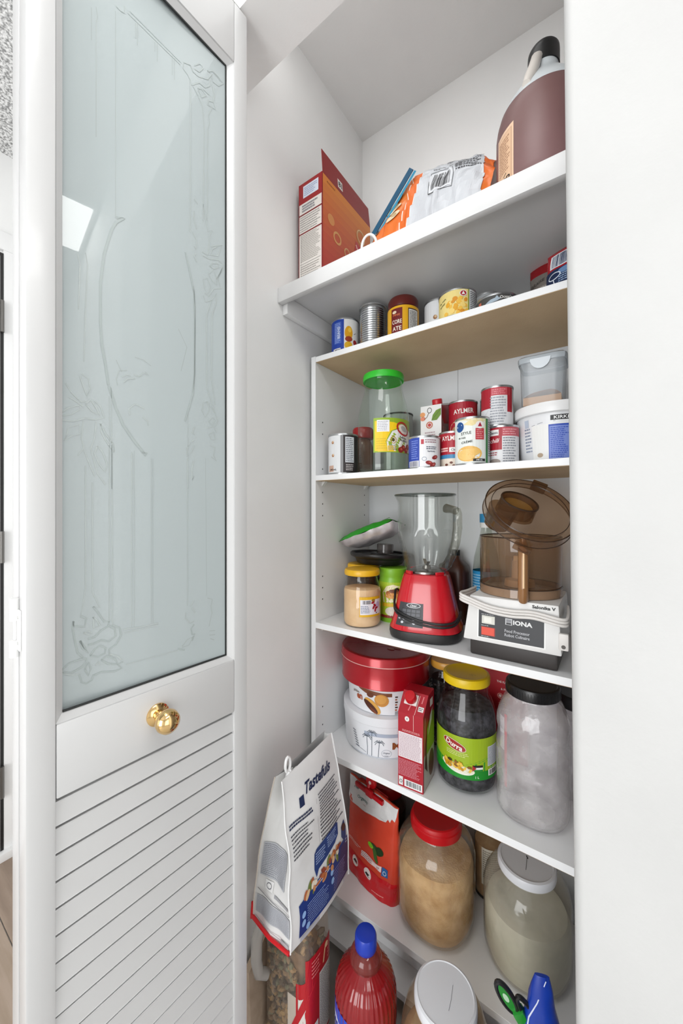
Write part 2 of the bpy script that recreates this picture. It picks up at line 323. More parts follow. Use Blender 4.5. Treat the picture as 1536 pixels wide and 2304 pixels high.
# ================================================================ bifold door
ETCH=[(2,[(223,815),(135,809)]),(2,[(220,821),(133,814)]),(1.5,[(211,810),(211,785)]),(1.5,[(208,814),(208,776)]),(1.5,[(180,808),(180,791)]),(1.5,[(176,809),(176,778)]),(1.5,[(150,812),(150,777)]),(1.5,[(146,811),(146,772)]),(3,[(240,809),(234,808),(228,810),(228,821)]),(1.5,[(268,779),(266,767),(268,754),(268,578)]),(1.5,[(241,800),(241,469)]),(1.2,[(274,772),(274,722)]),(3,[(116,826),(129,819),(130,807),(121,803),(116,797),(117,516)]),(3,[(116,826),(111,818),(101,818),(82,829),(73,847),(82,845)]),(3.5,[(114,791),(99,808),(87,809),(78,820),(77,834)]),(3,[(82,845),(70,855),(59,854),(49,849),(59,836),(70,834),(73,844)]),(2,[(70,853),(62,852),(55,849)]),(3,[(109,831),(98,845),(91,842),(99,828),(108,826)]),(3.5,[(73,828),(68,813),(70,796),(65,784),(73,783),(82,780),(80,790),(70,795)]),(2.5,[(111,791),(101,781),(92,767),(91,750),(89,732),(91,552)]),(3,[(102,795),(94,784),(85,795),(94,800),(102,795)]),(3,[(91,803),(78,802)]),(2.5,[(73,782),(80,762),(78,747),(82,732),(83,557)]),(3,[(109,582),(102,577)]),(3,[(109,560),(110,545),(104,529)]),(3,[(112,519),(105,508),(104,492)]),(3,[(109,494),(105,490)]),(4,[(104,467),(109,476),(105,483)]),(3,[(91,584),(84,550),(82,537),(72,544),(79,528),(79,508),(82,492),(93,492)]),(4,[(75,512),(51,527),(60,501),(76,495),(72,509),(63,517)]),(3.5,[(91,486),(77,486),(60,494),(49,490),(54,472),(63,454)]),(3,[(77,473),(72,481),(60,486),(58,480),(69,471),(77,473)]),(3,[(80,456),(70,469),(63,457),(63,442),(73,447),(80,456)]),(3,[(91,440),(83,447),(76,435),(82,417),(88,424),(91,440)]),(3.5,[(49,484),(60,458),(54,440),(69,433),(80,413),(87,417)]),(3,[(91,410),(86,400),(74,408),(63,426),(64,407),(73,380),(74,256),(66,207)]),(3,[(74,408),(84,376),(84,238),(72,205),(66,191)]),(5,[(126,474),(116,436),(109,405),(108,356),(108,257),(112,216),(121,185),(127,164)]),(3,[(110,419),(107,381),(108,257),(110,226)]),(1.5,[(121,180),(121,41)]),(3,[(91,206),(83,210),(79,194),(87,179),(93,191),(91,206)]),(3,[(83,210),(66,191),(60,177),(66,165)]),(3,[(80,173),(72,182),(66,178),(73,166),(80,173)]),(3,[(84,159),(69,165),(63,153)]),(3,[(79,148),(69,154),(66,139),(74,138),(79,148)]),(3.5,[(77,127),(66,124),(69,108),(63,98),(74,105)]),(4,[(108,158),(113,144),(108,143)]),(4,[(109,133),(114,128)]),(3,[(109,123),(114,110),(123,99),(123,116),(116,127)]),(4,[(110,93),(114,76),(113,58),(110,66)]),(6,[(240,470),(228,476),(240,463),(247,446),(257,403),(262,355),(262,294),(260,258),(255,229),(251,199)]),(7,[(250,197),(240,164),(230,140),(214,117),(197,97)]),(5,[(201,99),(193,98),(197,93)]),(3,[(232,217),(224,223),(218,222)]),(3.5,[(229,209),(224,216),(212,220)]),(3.5,[(214,226),(205,225),(199,233),(190,231),(196,236)]),(2,[(238,202),(240,212),(236,226),(224,230)]),(4,[(220,157),(221,168),(212,178),(197,173)]),(4,[(200,158),(192,152),(191,145)]),(2,[(240,242),(232,225)]),(2,[(212,255),(199,255),(186,248)]),(1.5,[(139,329),(123,301),(134,254)]),(2.5,[(292,384),(289,370),(291,302)]),(2.5,[(282,392),(279,375),(282,306),(284,226)]),(3,[(289,204),(287,195),(280,175),(276,188),(278,202),(287,207)]),(3,[(307,188),(300,176),(287,164),(282,167)]),(3,[(304,169),(294,164),(285,158)]),(3,[(313,142),(304,152),(290,159),(289,153),(300,143),(312,139)]),(4,[(282,163),(275,170),(268,160),(263,149),(273,153),(282,163)]),(3.5,[(316,132),(296,134),(282,141),(270,141),(257,146),(262,163),(270,170)]),(3,[(304,123),(305,113),(309,103),(299,112),(289,116),(290,130),(304,123)]),(3,[(285,136),(287,110),(284,95),(292,83)]),(3,[(268,138),(270,113),(275,96),(271,78),(266,58),(255,41)]),(3.5,[(262,136),(255,121),(244,106),(243,94),(255,111),(261,124),(262,136)]),(3.5,[(266,101),(270,89),(264,73),(255,61),(253,74),(259,92),(266,101)]),(3,[(284,93),(278,76),(270,54)]),(2,[(247,196),(246,35)]),(1.2,[(250,182),(249,35)]),(1.2,[(216,95),(216,36)]),(2,[(250,104),(250,-176)]),(2.2,[(246,105),(246,-180)]),(1.8,[(217,98),(217,-191)]),(1.2,[(213,100),(213,-192)]),(1.5,[(186,90),(186,-191)]),(1.2,[(183,90),(183,-192)]),(2.5,[(282,69),(282,-118),(285,-138),(288,-158)]),(2.5,[(273,44),(273,-124),(268,-137),(263,-150),(272,-147)]),(2,[(122,97),(122,-174)]),(4.5,[(288,-158),(281,-163),(283,-175),(297,-171),(297,-164),(298,-175),(295,-196),(292,-212),(285,-221)]),(4.5,[(272,-147),(265,-158),(257,-173),(250,-175),(252,-182),(261,-186),(270,-194),(279,-195)]),(4,[(272,-163),(267,-168),(263,-178),(271,-180),(272,-163)]),(4,[(285,-184),(278,-183),(274,-187),(278,-188),(285,-184)]),(5,[(289,-195),(285,-208),(278,-216),(283,-207),(289,-195)]),(4.5,[(246,-181),(235,-188),(233,-200),(240,-213),(250,-219),(250,-227)]),(4.5,[(250,-181),(242,-189),(241,-200),(250,-206),(261,-201),(270,-204),(279,-204)]),(4.5,[(276,-221),(270,-213),(263,-209),(255,-215),(256,-223),(265,-226),(276,-221)]),(4.5,[(313,-233),(303,-225),(290,-223),(281,-224),(281,-230),(288,-236),(300,-240),(311,-235)]),(4,[(310,-237),(298,-244),(290,-244)]),(4.5,[(283,-239),(278,-231),(275,-242),(278,-251),(283,-239)]),(4.5,[(290,-245),(287,-258),(281,-262),(274,-259),(272,-253),(261,-251),(242,-256),(232,-254),(238,-246),(230,-244)]),(4.5,[(261,-232),(254,-228),(242,-236),(238,-246),(252,-241),(261,-232)]),(4,[(250,-226),(238,-233),(232,-241)]),(3.5,[(269,-238),(265,-233),(263,-240)]),(3,[(230,-192),(205,-194),(174,-194)]),(2.5,[(228,-198),(201,-198),(174,-197)]),(2.5,[(226,-250),(140,-251)]),(4,[(117,-176),(109,-167)]),(4,[(114,-179),(107,-190)]),(3,[(125,-186),(126,-196),(117,-208),(109,-205)]),(4.5,[(109,-211),(115,-218),(113,-229),(107,-230)]),(4.5,[(114,-236),(109,-232),(113,-241)]),(3,[(132,-246),(122,-236),(111,-234),(119,-247),(132,-248)]),(5,[(140,-248),(127,-254)]),(2.5,[(82,-167),(72,-171),(75,-184),(73,-197),(79,-222)]),(1.2,[(86,101),(84,-162)]),(2.5,[(78,-231),(66,-233)]),(2.5,[(78,-239),(66,-241)]),(2.5,[(76,-246),(68,-251)])]
def glass_frost():
    m = bpy.data.materials.new('frosted_glass'); m.use_nodes = True; nt = m.node_tree; b = nt.nodes['Principled BSDF']
    b.inputs['Base Color'].default_value = rgb('C3CDCE'); b.inputs['Roughness'].default_value = .9
    b.inputs['Transmission Weight'].default_value = .25; b.inputs['Coat Weight'].default_value = .9; b.inputs['Coat Roughness'].default_value = .012
    b.inputs['Specular IOR Level'].default_value = .2
    return m
FROST = glass_frost()
door = thing('door_1', 'white bifold pantry door with etched frosted glass above louvres', 'door', (-.609, .518, 0), radians(-3), kind='structure')
W = .3575
def zz(z): return z+EYE
def leaf(x0, x1, front):
    def bx(name, s0, s1, z0, z1, a=x0, b_=x1, mt=PAINT_DIM, bev=.0025):
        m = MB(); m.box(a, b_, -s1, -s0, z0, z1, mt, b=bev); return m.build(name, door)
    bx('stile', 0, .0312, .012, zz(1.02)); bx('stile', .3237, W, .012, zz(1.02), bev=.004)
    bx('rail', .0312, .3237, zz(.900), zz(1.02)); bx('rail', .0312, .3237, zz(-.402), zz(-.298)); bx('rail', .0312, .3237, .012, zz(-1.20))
    # sloped moulding round the pane
    m = MB(); g = .012
    for (sa, za, sb, zb, ds, dz) in ((.0312, -.298, .0312, .900, 1, 0), (.3237, -.298, .3237, .900, -1, 0), (.0312, .900, .3237, .900, 0, -1), (.0312, -.298, .3237, -.298, 0, 1)):
        k = .010
        A0 = (x1-.003, -sa, zz(za)); B0 = (x1-.003, -sb, zz(zb)); A1 = (x1-g, -(sa+ds*k), zz(za+dz*k)); B1 = (x1-g, -(sb+ds*k), zz(zb+dz*k))
        A2 = (x1-g-.006, -sa, zz(za)); B2 = (x1-g-.006, -sb, zz(zb))
        m.add([A0, B0, B1, A1, A2, B2], [(0, 1, 2, 3), (3, 2, 5, 4), (0, 3, 4), (1, 5, 2), (0, 4, 5, 1)], PAINT_DIM)
    m.build('moulding', door, 0)
    m = MB(); q = .0105
    for s0, s1, z0, z1 in ((.0425, .0445, -.288, .890), (.0425, .3135, .8875, .890), (.0425, .3135, -.288, -.2855)):
        m.box(x1-.0135, x1-q, -s1, -s0, zz(z0), zz(z1), mat('222423', .5))
    m.build('gasket', door, 0)
    m = MB(); m.box(x1-.018, x1-.0125, -.318, -.037, zz(-.292), zz(.894), FROST); pane = m.build('glass_pane', door, 0)
    if front: pane.matrix_basis = Matrix.Translation((x1-.0125, -.038, 0)) @ Matrix.Rotation(radians(-2.5), 4, 'Z') @ Matrix.Translation((-(x1-.0125), .038, 0))
    # louvre slats, one object each
    n = 21; pitch = .038; first = None
    for i in range(n):
        zb = zz(-.4405-i*pitch)
        if first is None:
            s = MB(); th = radians(13); X = x1-.0025
            T = Matrix.Translation((X, 0, 0)) @ Matrix.Rotation(-th, 4, 'Y')
            s.prism([(-.0030, .0006), (-.0024, 0), (-.012, 0), (-.022, .006), (-.022, .0415), (-.0165, .0415), (-.0155, .0322), (-.0056, .0322), (-.0046, .0312)], lambda p, q, k_: Vector((x1+p, -.3240+k_*.2932, q)), PAINT_DIM); first = s.build('slat', door); first.location = (0, 0, zb)
        else:
            o = first.copy(); COL.objects.link(o); o.parent = door; o.location = (0, 0, zb)
    return pane
pane = leaf(-.035, 0, True); leaf(-.0745, -.0395, False)
ES = plane_surf((-.0125, 0, EYE), (0, -1, 0), (0, 0, 1))
# u runs along -s on the pane, so mirror
a = Art(lambda u, v, off: Vector((-.0125+off, -u, EYE+v)), base=.25)
for wd, pts in ETCH: a.line(pts, wd*.62, 'B0B9B8' if wd < 4.2 else 'A5AFAE', r=.3)
a.build(pane, 'etched_motif')
kb = MB(); T = Matrix.Translation((0, -.184, zz(-.342))) @ Matrix.Rotation(pi/2, 4, 'Y')
BR = mat('E8C489', .10, 1)
kb.lathe([(0, 0), (.0185, 0), (.0185, .003), (.015, .006), (.009, .008), (.0075, .016), (.012, .020), (.0175, .026), (.0192, .034), (.0175, .042), (.011, .048), (0, .050)], BR, 40, M=T); kb.build('knob', door, label='polished brass knob')
hg = MB(); HW = mat('EDEDEC', .4)
for z0, z1, dx in ((-.20, -.178, 0), (-.150, -.120, 0)): hg.lathe([(0, z0), (.0058, z0), (.0058, z1), (0, z1)], HW, 14, M=Matrix.Translation((-.0372, -W-.004, EYE)))
hg.box(-.056, -.040, -W-.0022, -W, zz(-.198), zz(-.122), HW, b=.0008); hg.box(-.035, -.020, -W-.0022, -W, zz(-.19), zz(-.135), HW, b=.0008)
for x, z in ((-.05, -.13), (-.05, -.185), (-.027, -.145), (-.027, -.18)): hg.lathe([(0, 0), (.0022, 0), (.0018, .001), (0, .0012)], mat('BDBDBB', .4), 10, M=Matrix.Translation((x, -W-.0022, zz(z))) @ Matrix.Rotation(pi/2, 4, 'X'))
hg.build('hinge', door, label='hinge painted over in white')
pv = MB(); pv.box(-.03, -.006, -.05, -.012, zz(1.0205), zz(1.030), mat('8A8A88', .4, .6)); pv.build('pivot_bracket', door)

# ================================================================ shelves
SPAINT = mat('DCDCDC', .4)
S = dict(top=.620, a=.462, b=.107, c=-.333, d=-.706, e=-1.105, f=-1.235)
SZ = {k: v+EYE for k, v in S.items()}
XL, XR = -.7328, .188
ws = thing('wall_shelf', 'deep white painted wall shelf across the pantry top', 'shelf', (-.75, .745, SZ['top']))
m = MB(); m.box(0.0005, .9495, .018, .4415, -.018, 0, SPAINT); m.build('board', ws)
m = MB(); m.box(0.0005, .9495, 0, .018, -.042, .0, SPAINT, b=.004); m.build('front_edge', ws)
m = MB(); m.box(.0005, .019, .02, .4415, -.068, -.0185, PAINT, b=.002); m.build('cleat', ws)
m = MB(); m.box(.9305, .9495, .02, .4415, -.068, -.0185, PAINT, b=.002); m.build('cleat', ws)
bc = thing('bookcase', 'tall white laminate bookcase holding the pantry food', 'bookcase', (0, 0, 0))
for x0, x1 in ((XL, XL+.0165), (XR-.0165, XR)):
    m = MB(); m.box(x0, x1, .870, 1.1785, 0, SZ['a']+.002, MELA, b=.0006, seg=1); sp = m.build('side_panel', bc)
    h = MB(); s_ = 1 if x0 < -.5 else -1; xx = x1+.0004 if s_ > 0 else x0-.0004
    for zr in (.272, .236, .129, .057, .022, -.014, -.20, -.235, -.27, -.60, -.655, -.689, -.9, -.935):
        for y in (.904, 1.146):
            h.lathe([(0, 0), (.0024, 0)], mat('4A4A4A', .8), 10, M=Matrix.Translation((xx, y, zr+EYE)) @ Matrix.Rotation(s_*pi/2, 4, 'Y'))
    h.build('peg_holes', sp, 0, kind='stuff')
for x0, x1 in ((XL+.0002, -.3895), (-.3885, XR-.0002)):
    m = MB(); m.box(x0, x1, 1.1788, 1.1830, .05, SZ['a']-.0002, mat('D3D6DA', .5)); m.build('back_panel', bc)
xi0, xi1 = XL+.0168, XR-.0168
PEG = mat('E2E2E0', .4)
for k, th in (('a', .0165), ('b', .0165), ('c', .018), ('d', .018), ('e', .018), ('f', .018)):
    z = SZ[k]; m = MB(); m.box(xi0, xi1, .8702, 1.178, z-th+.0008, z, MELA, b=.0005, seg=1)
    m.box(xi0+.0008, xi1-.0008, .8712, 1.177, z-th, z-th+.0009, MDF); sh = m.build('shelf', bc)
    if k in 'bcd':
        for x, s_ in ((xi0, 1), (xi1, -1)):
            for y in (.905, 1.146):
                p = MB(); p.add([(x+.0002*s_, y-.006, z-th-.0002), (x+.014*s_, y-.006, z-th-.0002), (x+.0002*s_, y-.006, z-th-.016), (x+.0002*s_, y+.006, z-th-.0002), (x+.014*s_, y+.006, z-th-.0002), (x+.0002*s_, y+.006, z-th-.016)], [(0, 1, 2), (3, 5, 4), (0, 3, 4, 1), (1, 4, 5, 2), (0, 2, 5, 3)], PEG)
                p.build('shelf_peg', sh, 0)
m = MB(); m.box(xi0, xi1, .940, .955, SZ['f']+.0002, SZ['e']-.0182, MELA); m.build('plinth', bc)
# ================================================================ generic packages
TIN = mat('C4C6C8', .28, 1); TIN2 = mat('9A9C9F', .35, 1)
def can(name, label, cat, x, y, z, r, h, body, art=None, rim=TIN, ribs=False, turn=0, group=None, lid=None):
    t = thing(name, label, cat, (x, y, z), group=group)
    m = MB(); e = .0016
    if ribs:
        pr = [(r-.001, .006)]; n = 16
        for i in range(n): a = .012+(h-.024)*i/n; d = (h-.024)/n; pr += [(r-.001, a), (r-.0024, a+d*.5)]
        pr += [(r-.001, h-.012), (r-.001, h-.006)]
    else: pr = [(r-.001, .005), (r-.001, h-.005)]
    m.lathe(pr, body if not isinstance(body, str) else mat(body, .42)); m.build('body', t)
    m = MB(); m.lathe([(0, .002), (r-.004, .002), (r-.0035, 0), (r, 0), (r+.0004, .0025), (r, .0048), (r-.001, .0052)], rim); m.build('bottom_rim', t)
    m = MB(); m.lathe([(r-.001, h-.0052), (r, h-.0048), (r+.0004, h-.0025), (r, h), (r-.003, h), (r-.0035, h-.004), (r*.7, h-.0035), (r*.68, h-.0045), (0, h-.004)], lid or rim); m.build('lid', t)
    if art:
        a = Art(cyl_surf(x, y, [(r-.001, 0), (r-.001, h)], turn)); art(a, r*1000, h*1000); a.build(t)
    return t
def full(a, r, h, col, z0=6, z1=None, l=0, ang=105):
    u = r*radians(ang); a.rect(-u, z0, u, (z1 if z1 is not None else h-6), col, l)

# ---------------------------------------------------------------- second shelf (top of the bookcase)
z = SZ['a']
def A1(a, r, h):
    a.rect(-r*1.5, 5, -4, h-5, '1740A8', 0); a.rect(-4, 5, r*1.5, h-5, 'E6E6E4', 0)
    a.rect(-r*.85, 28, -12, h-12, '4466C0', 1); a.fine(-r*.8, 30, -14, h-14, 13, '9DB2E8', 2, seed=4)
    a.text('BEANS', -20, 60, 9, 'DDE6FA', 3, w=34, rot=90)
    a.rect(-r*.95, 6, -14, 15, 'E6E6E4', 1); a.text('MEDIA', -24, 10, 5, '333344', 2)
    a.ell(10, 58, 12, 20, 'E0A210', 1); a.ell(10, 40, 11, 8, '9A3512', 2); a.ell(9, 22, 12, 11, 'E2B01B', 1); a.ell(13, 66, 5, 7, 'F0C540', 2)
    a.ell(31, 30, 7, 10, 'A5272B', 1, rot=20); a.line([(26, 55), (33, 60)], 1.5, '555555')
can('food_can', 'blue and white food can with yellow fruit, leftmost on the bookcase top', 'can', -.649, .930, z, .0423, .103, 'E6E6E4', A1)
can('tin_can', 'plain silver ribbed tin can without a paper label', 'can', -.559, .940, z, .0388, .124, mat('B9BCBE', .26, 1), None, TIN, ribs=True)
can('tall_can', 'gold edged can mostly hidden behind the ribbed silver tin', 'can', -.533, 1.055, z, .036, .112, mat('B58A4A', .4, .3))
t = thing('spice_jar', 'brown lidded plastic jar with yellow and maroon label', 'jar', (-.462, .940, z))
m = MB(); m.lathe([(0, 0), (.040, 0), (.0423, .004), (.0423, .083), (.040, .087), (0, .087)], mat('4A1C12', .35)); m.build('body', t)
m = MB(); m.lathe([(0, .0872), (.0405, .0872), (.041, .09), (.041, .108), (.038, .114), (0, .1145)], mat('5A160F', .35)); m.build('lid', t)
a = Art(cyl_surf(-.462, .94, [(.0423, 0), (.0423, .09)])); a.rect(-64, 3, 64, 84, 'E2A916', 0); a.rect(-34, 5, -2, 78, '6E1214', 1)
a.text('CORE', -17, 42, 11, 'F1E9DC', 2, w=27); a.text('ATE', -17, 24, 11, 'F1E9DC', 2, w=25); a.text('FINE', -18, 60, 5, 'D9774A', 2, w=20); a.ell(-24, 68, 6, 4, 'E8D5B8', 2)
a.rect(13, 4, 46, 76, '3A1A12', 1); a.rect(15, 4, 44, 73, 'D8D6D2', 2); a.fine(17, 6, 42, 70, 17, '555555', 3, seed=9); a.build(t)
def A4(a, r, h):
    full(a, r, h, 'E4E6E8'); 
    for u, v in ((0, 58), (-9, 22)): a.ell(u, v, 5.5, 6, '9A6B45', 1); a.ell(u+1.2, v+1.5, 3.4, 3.8, 'D9B98F', 2)
    a.text('BLACK', 30, 66, 7, '2B2B2B', 2); a.text('Doux', 28, 46, 7, '2B2B2B', 2); a.text('Turtle', 30, 32, 6, '2B2B2B', 2)
can('food_can', 'white can with small brown beans, behind the golden corn can', 'can', -.385, 1.000, z, .038, .108, 'E4E6E8', A4, turn=-12)
def A5(a, r, h):
    full(a, r, h, 'EDE7C8'); a.rect(27, 5, 75, h-5, 'DADBDC', 1); a.fine(31, 8, 70, h-8, 12, '55595C', 2, seed=3); a.rect(25, 5, 28, h-5, '8C9A33', 2)
    a.rect(-60, 5, 25, 62, 'F1DC8D', 1, .4)
    R = random.Random(5)
    for i in range(34):
        u = R.uniform(-28, 22); v = R.uniform(8, 42)-abs(u)*.15; a.ell(u, v, R.uniform(4.5, 6.5), R.uniform(3.5, 5.5), R.choice(('E9A92A', 'F3C04B', 'F7D77C', 'E0962A')), 2+i*.15, rot=R.uniform(0, 180), n=12)
    a.ell(13, 52, 8.5, 7.5, 'EFEDEA', 7.4); a.ell(13, 52, 6.8, 6, 'B0212C', 7.8); a.poly([(9, 49), (13, 57), (17, 49)], 'F1EFEA', 8.4)
    a.text('de mais', -38, 45, 5, '3E4B2A', 3, rot=20); a.text('entier', -38, 36, 5, '3E4B2A', 3, rot=20)
can('food_can', 'wide corn can with golden kernels and round maple badge', 'can', -.306, .9235, z, .0455, .068, 'EDE7C8', A5)
can('food_can', 'dull grey can peeking out behind the golden corn can', 'can', -.262, 1.025, z, .033, .098, 'A9ACAE', None)
def A6(a, r, h):
    full(a, r, h, '4A4947', 2, h-2); a.poly([(-28, 4), (-12, 13), (2, 16), (12, 13), (2, 8), (-14, 5)], 'A9B9C6', 1); a.poly([(-3, 14), (2, 20), (6, 14)], 'A9B9C6', 1)
    a.text("Ocean's", 22, 16, 7, 'F2F0EB', 2, w=28, rot=4); a.rect(-42, 4, -34, 16, 'C96A54', 1)
can('tuna_tin', 'low grey tuna tin printed with a pale fish', 'tin', -.216, .9265, z, .0460, .0265, '4A4947', A6)
can('tuna_tin', 'low dark tuna tin behind the fish tin and before the foil packets', 'tin', -.1660, .985, z, .0400, .034, '3A2D1E', lambda a, r, h: (full(a, r, h, '33302B', 2, h-2), a.rect(-30, 4, -12, h-6, 'C69A33', 1), a.text('Tuna', 12, 20, 7, 'BFD4E8', 2), a.line([(-40, 6), (30, 26)], 2, 'B8892B', 2)))
# foil pouches
def loft_bag(name, W, T, z0, z1, m, parent, nu=16, nv=14, wr=.002, seed=1, pw=2.4, M=None):
    """W(v), T(v) half sizes and optional shear; the section is a pillow"""
    def f(i, j):
        a = 2*pi*i; w_, t_ = W(j), T(j); k = (abs(cos(a))**pw+abs(sin(a))**pw)**(-1/pw)
        p = Vector((w_*k*cos(a), t_*k*sin(a), z0+(z1-z0)*j)); q = noise.noise_vector(p*38+Vector((seed*7, 0, 0)))*wr
        return (M @ (p+q)) if M else p+q
    mb = MB(); mb.grid(f, nu*2, nv, m, wrap=True); n = nu*2; L = (nv)*n
    o = len(mb.v)-n*(nv+1)
    mb.f += [tuple(range(o, o+n))[::-1], tuple(range(o+L, o+L+n))]; mb.mi += [0, 0]
    return mb.build(name, parent, 60)
def bag_surf(W, T, z0, z1, wr=.002, seed=1, pw=2.4, M=None):
    def S(u, v, off):
        j = max(0, min(1, (v-z0)/(z1-z0))); w_, t_ = W(j), T(j); uu = max(-.985, min(.985, u/w_))
        y = -t_*(1-abs(uu)**pw)**(1/pw); p = Vector((u, y, z0+(z1-z0)*j)); q = noise.noise_vector(p*38+Vector((seed*7, 0, 0)))*wr
        r = p+q+Vector((0, -off-.0004, 0)); return (M @ r) if M else r
    return S
for (nm, lb, x, y, rz, hh, wd, sd) in (('foil_pouch', 'red and grey foil pouch behind the pouch with barcode', -.128, 1.040, -.35, .150, .038, 3), ('foil_pouch', 'red foil pouch with barcode and navy front beside the wall', -.076, .925, -.45, .098, .040, 8)):
    t = thing(nm, lb, 'pouch', (x, y, z), rz); Wf = lambda v, wd=wd: wd*(.97-.04*sin(pi*v)); Tf = lambda v: .020*(1-v)**.6+.0025
    if sd == 3:
        loft_bag('body', Wf, Tf, 0, hh, mat('9A1B22', .25, .2), t, seed=sd, wr=.003, pw=2.2)
        a = Art(bag_surf(Wf, Tf, 0, hh, .003, sd, 2.2), 5); a.rect(-36, 4, 36, 116, '77706A', 1); a.fine(-30, 8, 28, 84, 9, 'A39C95', 2, seed=2); a.text('BRAISE', -12, 98, 9, '3B3631', 3, rot=6); a.build(t)
    else:
        loft_bag('body', Wf, Tf, 0, hh, mat('B81F2A', .25, .2), t, seed=sd, wr=.002, pw=2.2)
        a = Art(bag_surf(Wf, Tf, 0, hh, .002, sd, 2.2), 5); a.rect(-38, 2, 38, 54, '16284E', 1); a.rect(-38, 2, 38, 16, 'D9A12E', 2)
        a.ring(-13, 38, 14, 8, 2, 'E8EEF6', 3); a.line([(-13, 30), (-9, 12)], 2, 'E8EEF6', 3); a.ell(8, 45, 14, 7, '6C8DB8', 2.6); a.fine(-2, 20, 30, 38, 4, '9CB5D6', 3, seed=6)
        a.rect(-26, 58, 34, 88, 'E9ECF2', 1); a.bars(-22, 60, 32, 86, '22345A', 2, seed=5); a.build(t)

# ---------------------------------------------------------------- third shelf, cans and jars
z = SZ['b']
def B1(a, r, h):
    full(a, r, h, 'E3E5E7'); a.rect(-8, 5, 0, h-5, '8A8A8C', 1); a.rect(0, 5, 60, h-5, '2E2729', 1); a.rect(6, 34, 34, h-10, 'D6D9DE', 2); a.fine(8, 36, 32, h-12, 13, '6A6D77', 3, seed=2)
    a.fine(8, 10, 36, 30, 4, 'CFC8C8', 2, seed=5)
    for u, v in ((-33, 93), (-32, 55)): a.ell(u, v, 4.5, 4.5, 'A9744D', 2); a.ell(u+1.5, v+1.5, 2.6, 2.6, 'E1C4A0', 3)
    a.rect(-52, 8, -30, 26, 'C9A694', 1); a.text('540 mL', -32, 14, 6, '222222', 3)
can('food_can', 'white and black bean can left of the tall green-lidded glass jar', 'can', -.650, .920, z, .0448, .118, 'E3E5E7', B1)
t = thing('sauce_bottle', 'small bottle with red cap behind the green-lidded jar', 'bottle', (-.652, 1.035, z))
m = MB(); m.lathe([(0, 0), (.030, 0), (.032, .004), (.032, .10), (.026, .118), (.020, .126), (0, .126)], mat('7A4A3A', .25)); m.build('body', t)
m = MB(); m.lathe([(0, .1262), (.0325, .1262), (.034, .13), (.034, .155), (.030, .161), (0, .162)], mat('A3141B', .3)); m.build('lid', t)
GL = glass('jar_glass', 'FCFDFC', .9, .03, edge=.7); GLG = glass('jar_glass_green', 'F2F8F2', .9, .03, edge=.6)
t = thing('glass_jar', 'tall empty glass jar with green lid and yellow label', 'jar', (-.535, .960, z))
pr = [(0, .004), (.066, .001), (.0725, .006), (.0738, .02), (.0738, .150), (.072, .172), (.066, .200), (.0585, .225), (.0545, .242), (.0535, .262), (.0545, .268)]
m = MB(); m.lathe(pr, GLG, 64); m.build('glass', t)
m = MB(); m.lathe([(0, .009), (.064, .009), (.069, .013), (.0705, .022)], GL, 64); m.build('glass_bottom', t)
m = MB(); m.lathe([(0, .268), (.057, .268), (.0585, .2665), (.0592, .270), (.0592, .280), (.0575, .285), (.05, .287), (0, .286)], mat('2EB82C', .35), 64); m.build('lid', t)
a = Art((lambda S0: (lambda u, v, off: S0(u, v+.011, off)))(cyl_surf(-.535, .96, pr, 8))); a.rect(-38, 42, 98, 136, '8FAE2A', 0)
a.poly([(-34, 46), (-34, 128), (20, 124), (46, 116), (10, 100), (-4, 72), (2, 46)], 'F0C814', 1); a.rect(-26, 44, 24, 60, 'E9C22E', 1.4)
a.poly([(2, 46), (-2, 72), (14, 100), (50, 112), (97, 104), (97, 44)], 'E8E8E4', 2); a.fine(-30, 50, 4, 82, 5, 'D8B820', 3, seed=2); a.fine(4, 48, 30, 64, 3, '9B9BA0', 3, seed=4)
a.rect(-28, 98, 6, 130, 'EEEEF0', 3); a.fine(-26, 100, 4, 128, 6, 'A9A9B4', 4, seed=8)
a.ring(50, 108, 25, 18, 5, 'B32024', 4, rot=-25); a.ell(50, 108, 17, 11, 'E4D8D0', 4, rot=-25); a.ell(52, 108, 12, 7, 'A9A9A5', 4.5, rot=-25)
a.ring(17, 76, 9, 10, 2, 'B98A3C', 4); a.ell(17, 76, 4, 5, '5A4426', 4); a.text('Kalkmata', 50, 84, 6, '2A2A2C', 4, w=26, rot=-8); a.text('KALAMON', 50, 76, 6, '2A2A2C', 4, w=28, rot=-8); a.text('1.7 kg', 22, 50, 5, '3A3A3A', 4)
for u, v in ((50, 56), (62, 50), (40, 50), (70, 60)): a.ell(u, v, 9, 8, '8E2420', 5); a.ell(u+2, v+2, 4, 3, 'C25A4A', 6)
a.build(t)
can('food_can', 'grey can with a black lid hidden behind the glass jar', 'can', -.561, 1.105, z, .0480, .205, 'A4A7A4', lambda a, r, h: (a.rect(0, 120, 38, 175, 'B9BEC4', 1), a.fine(2, 124, 36, 172, 7, '7A8088', 2)), rim=DARK, lid=DARK)
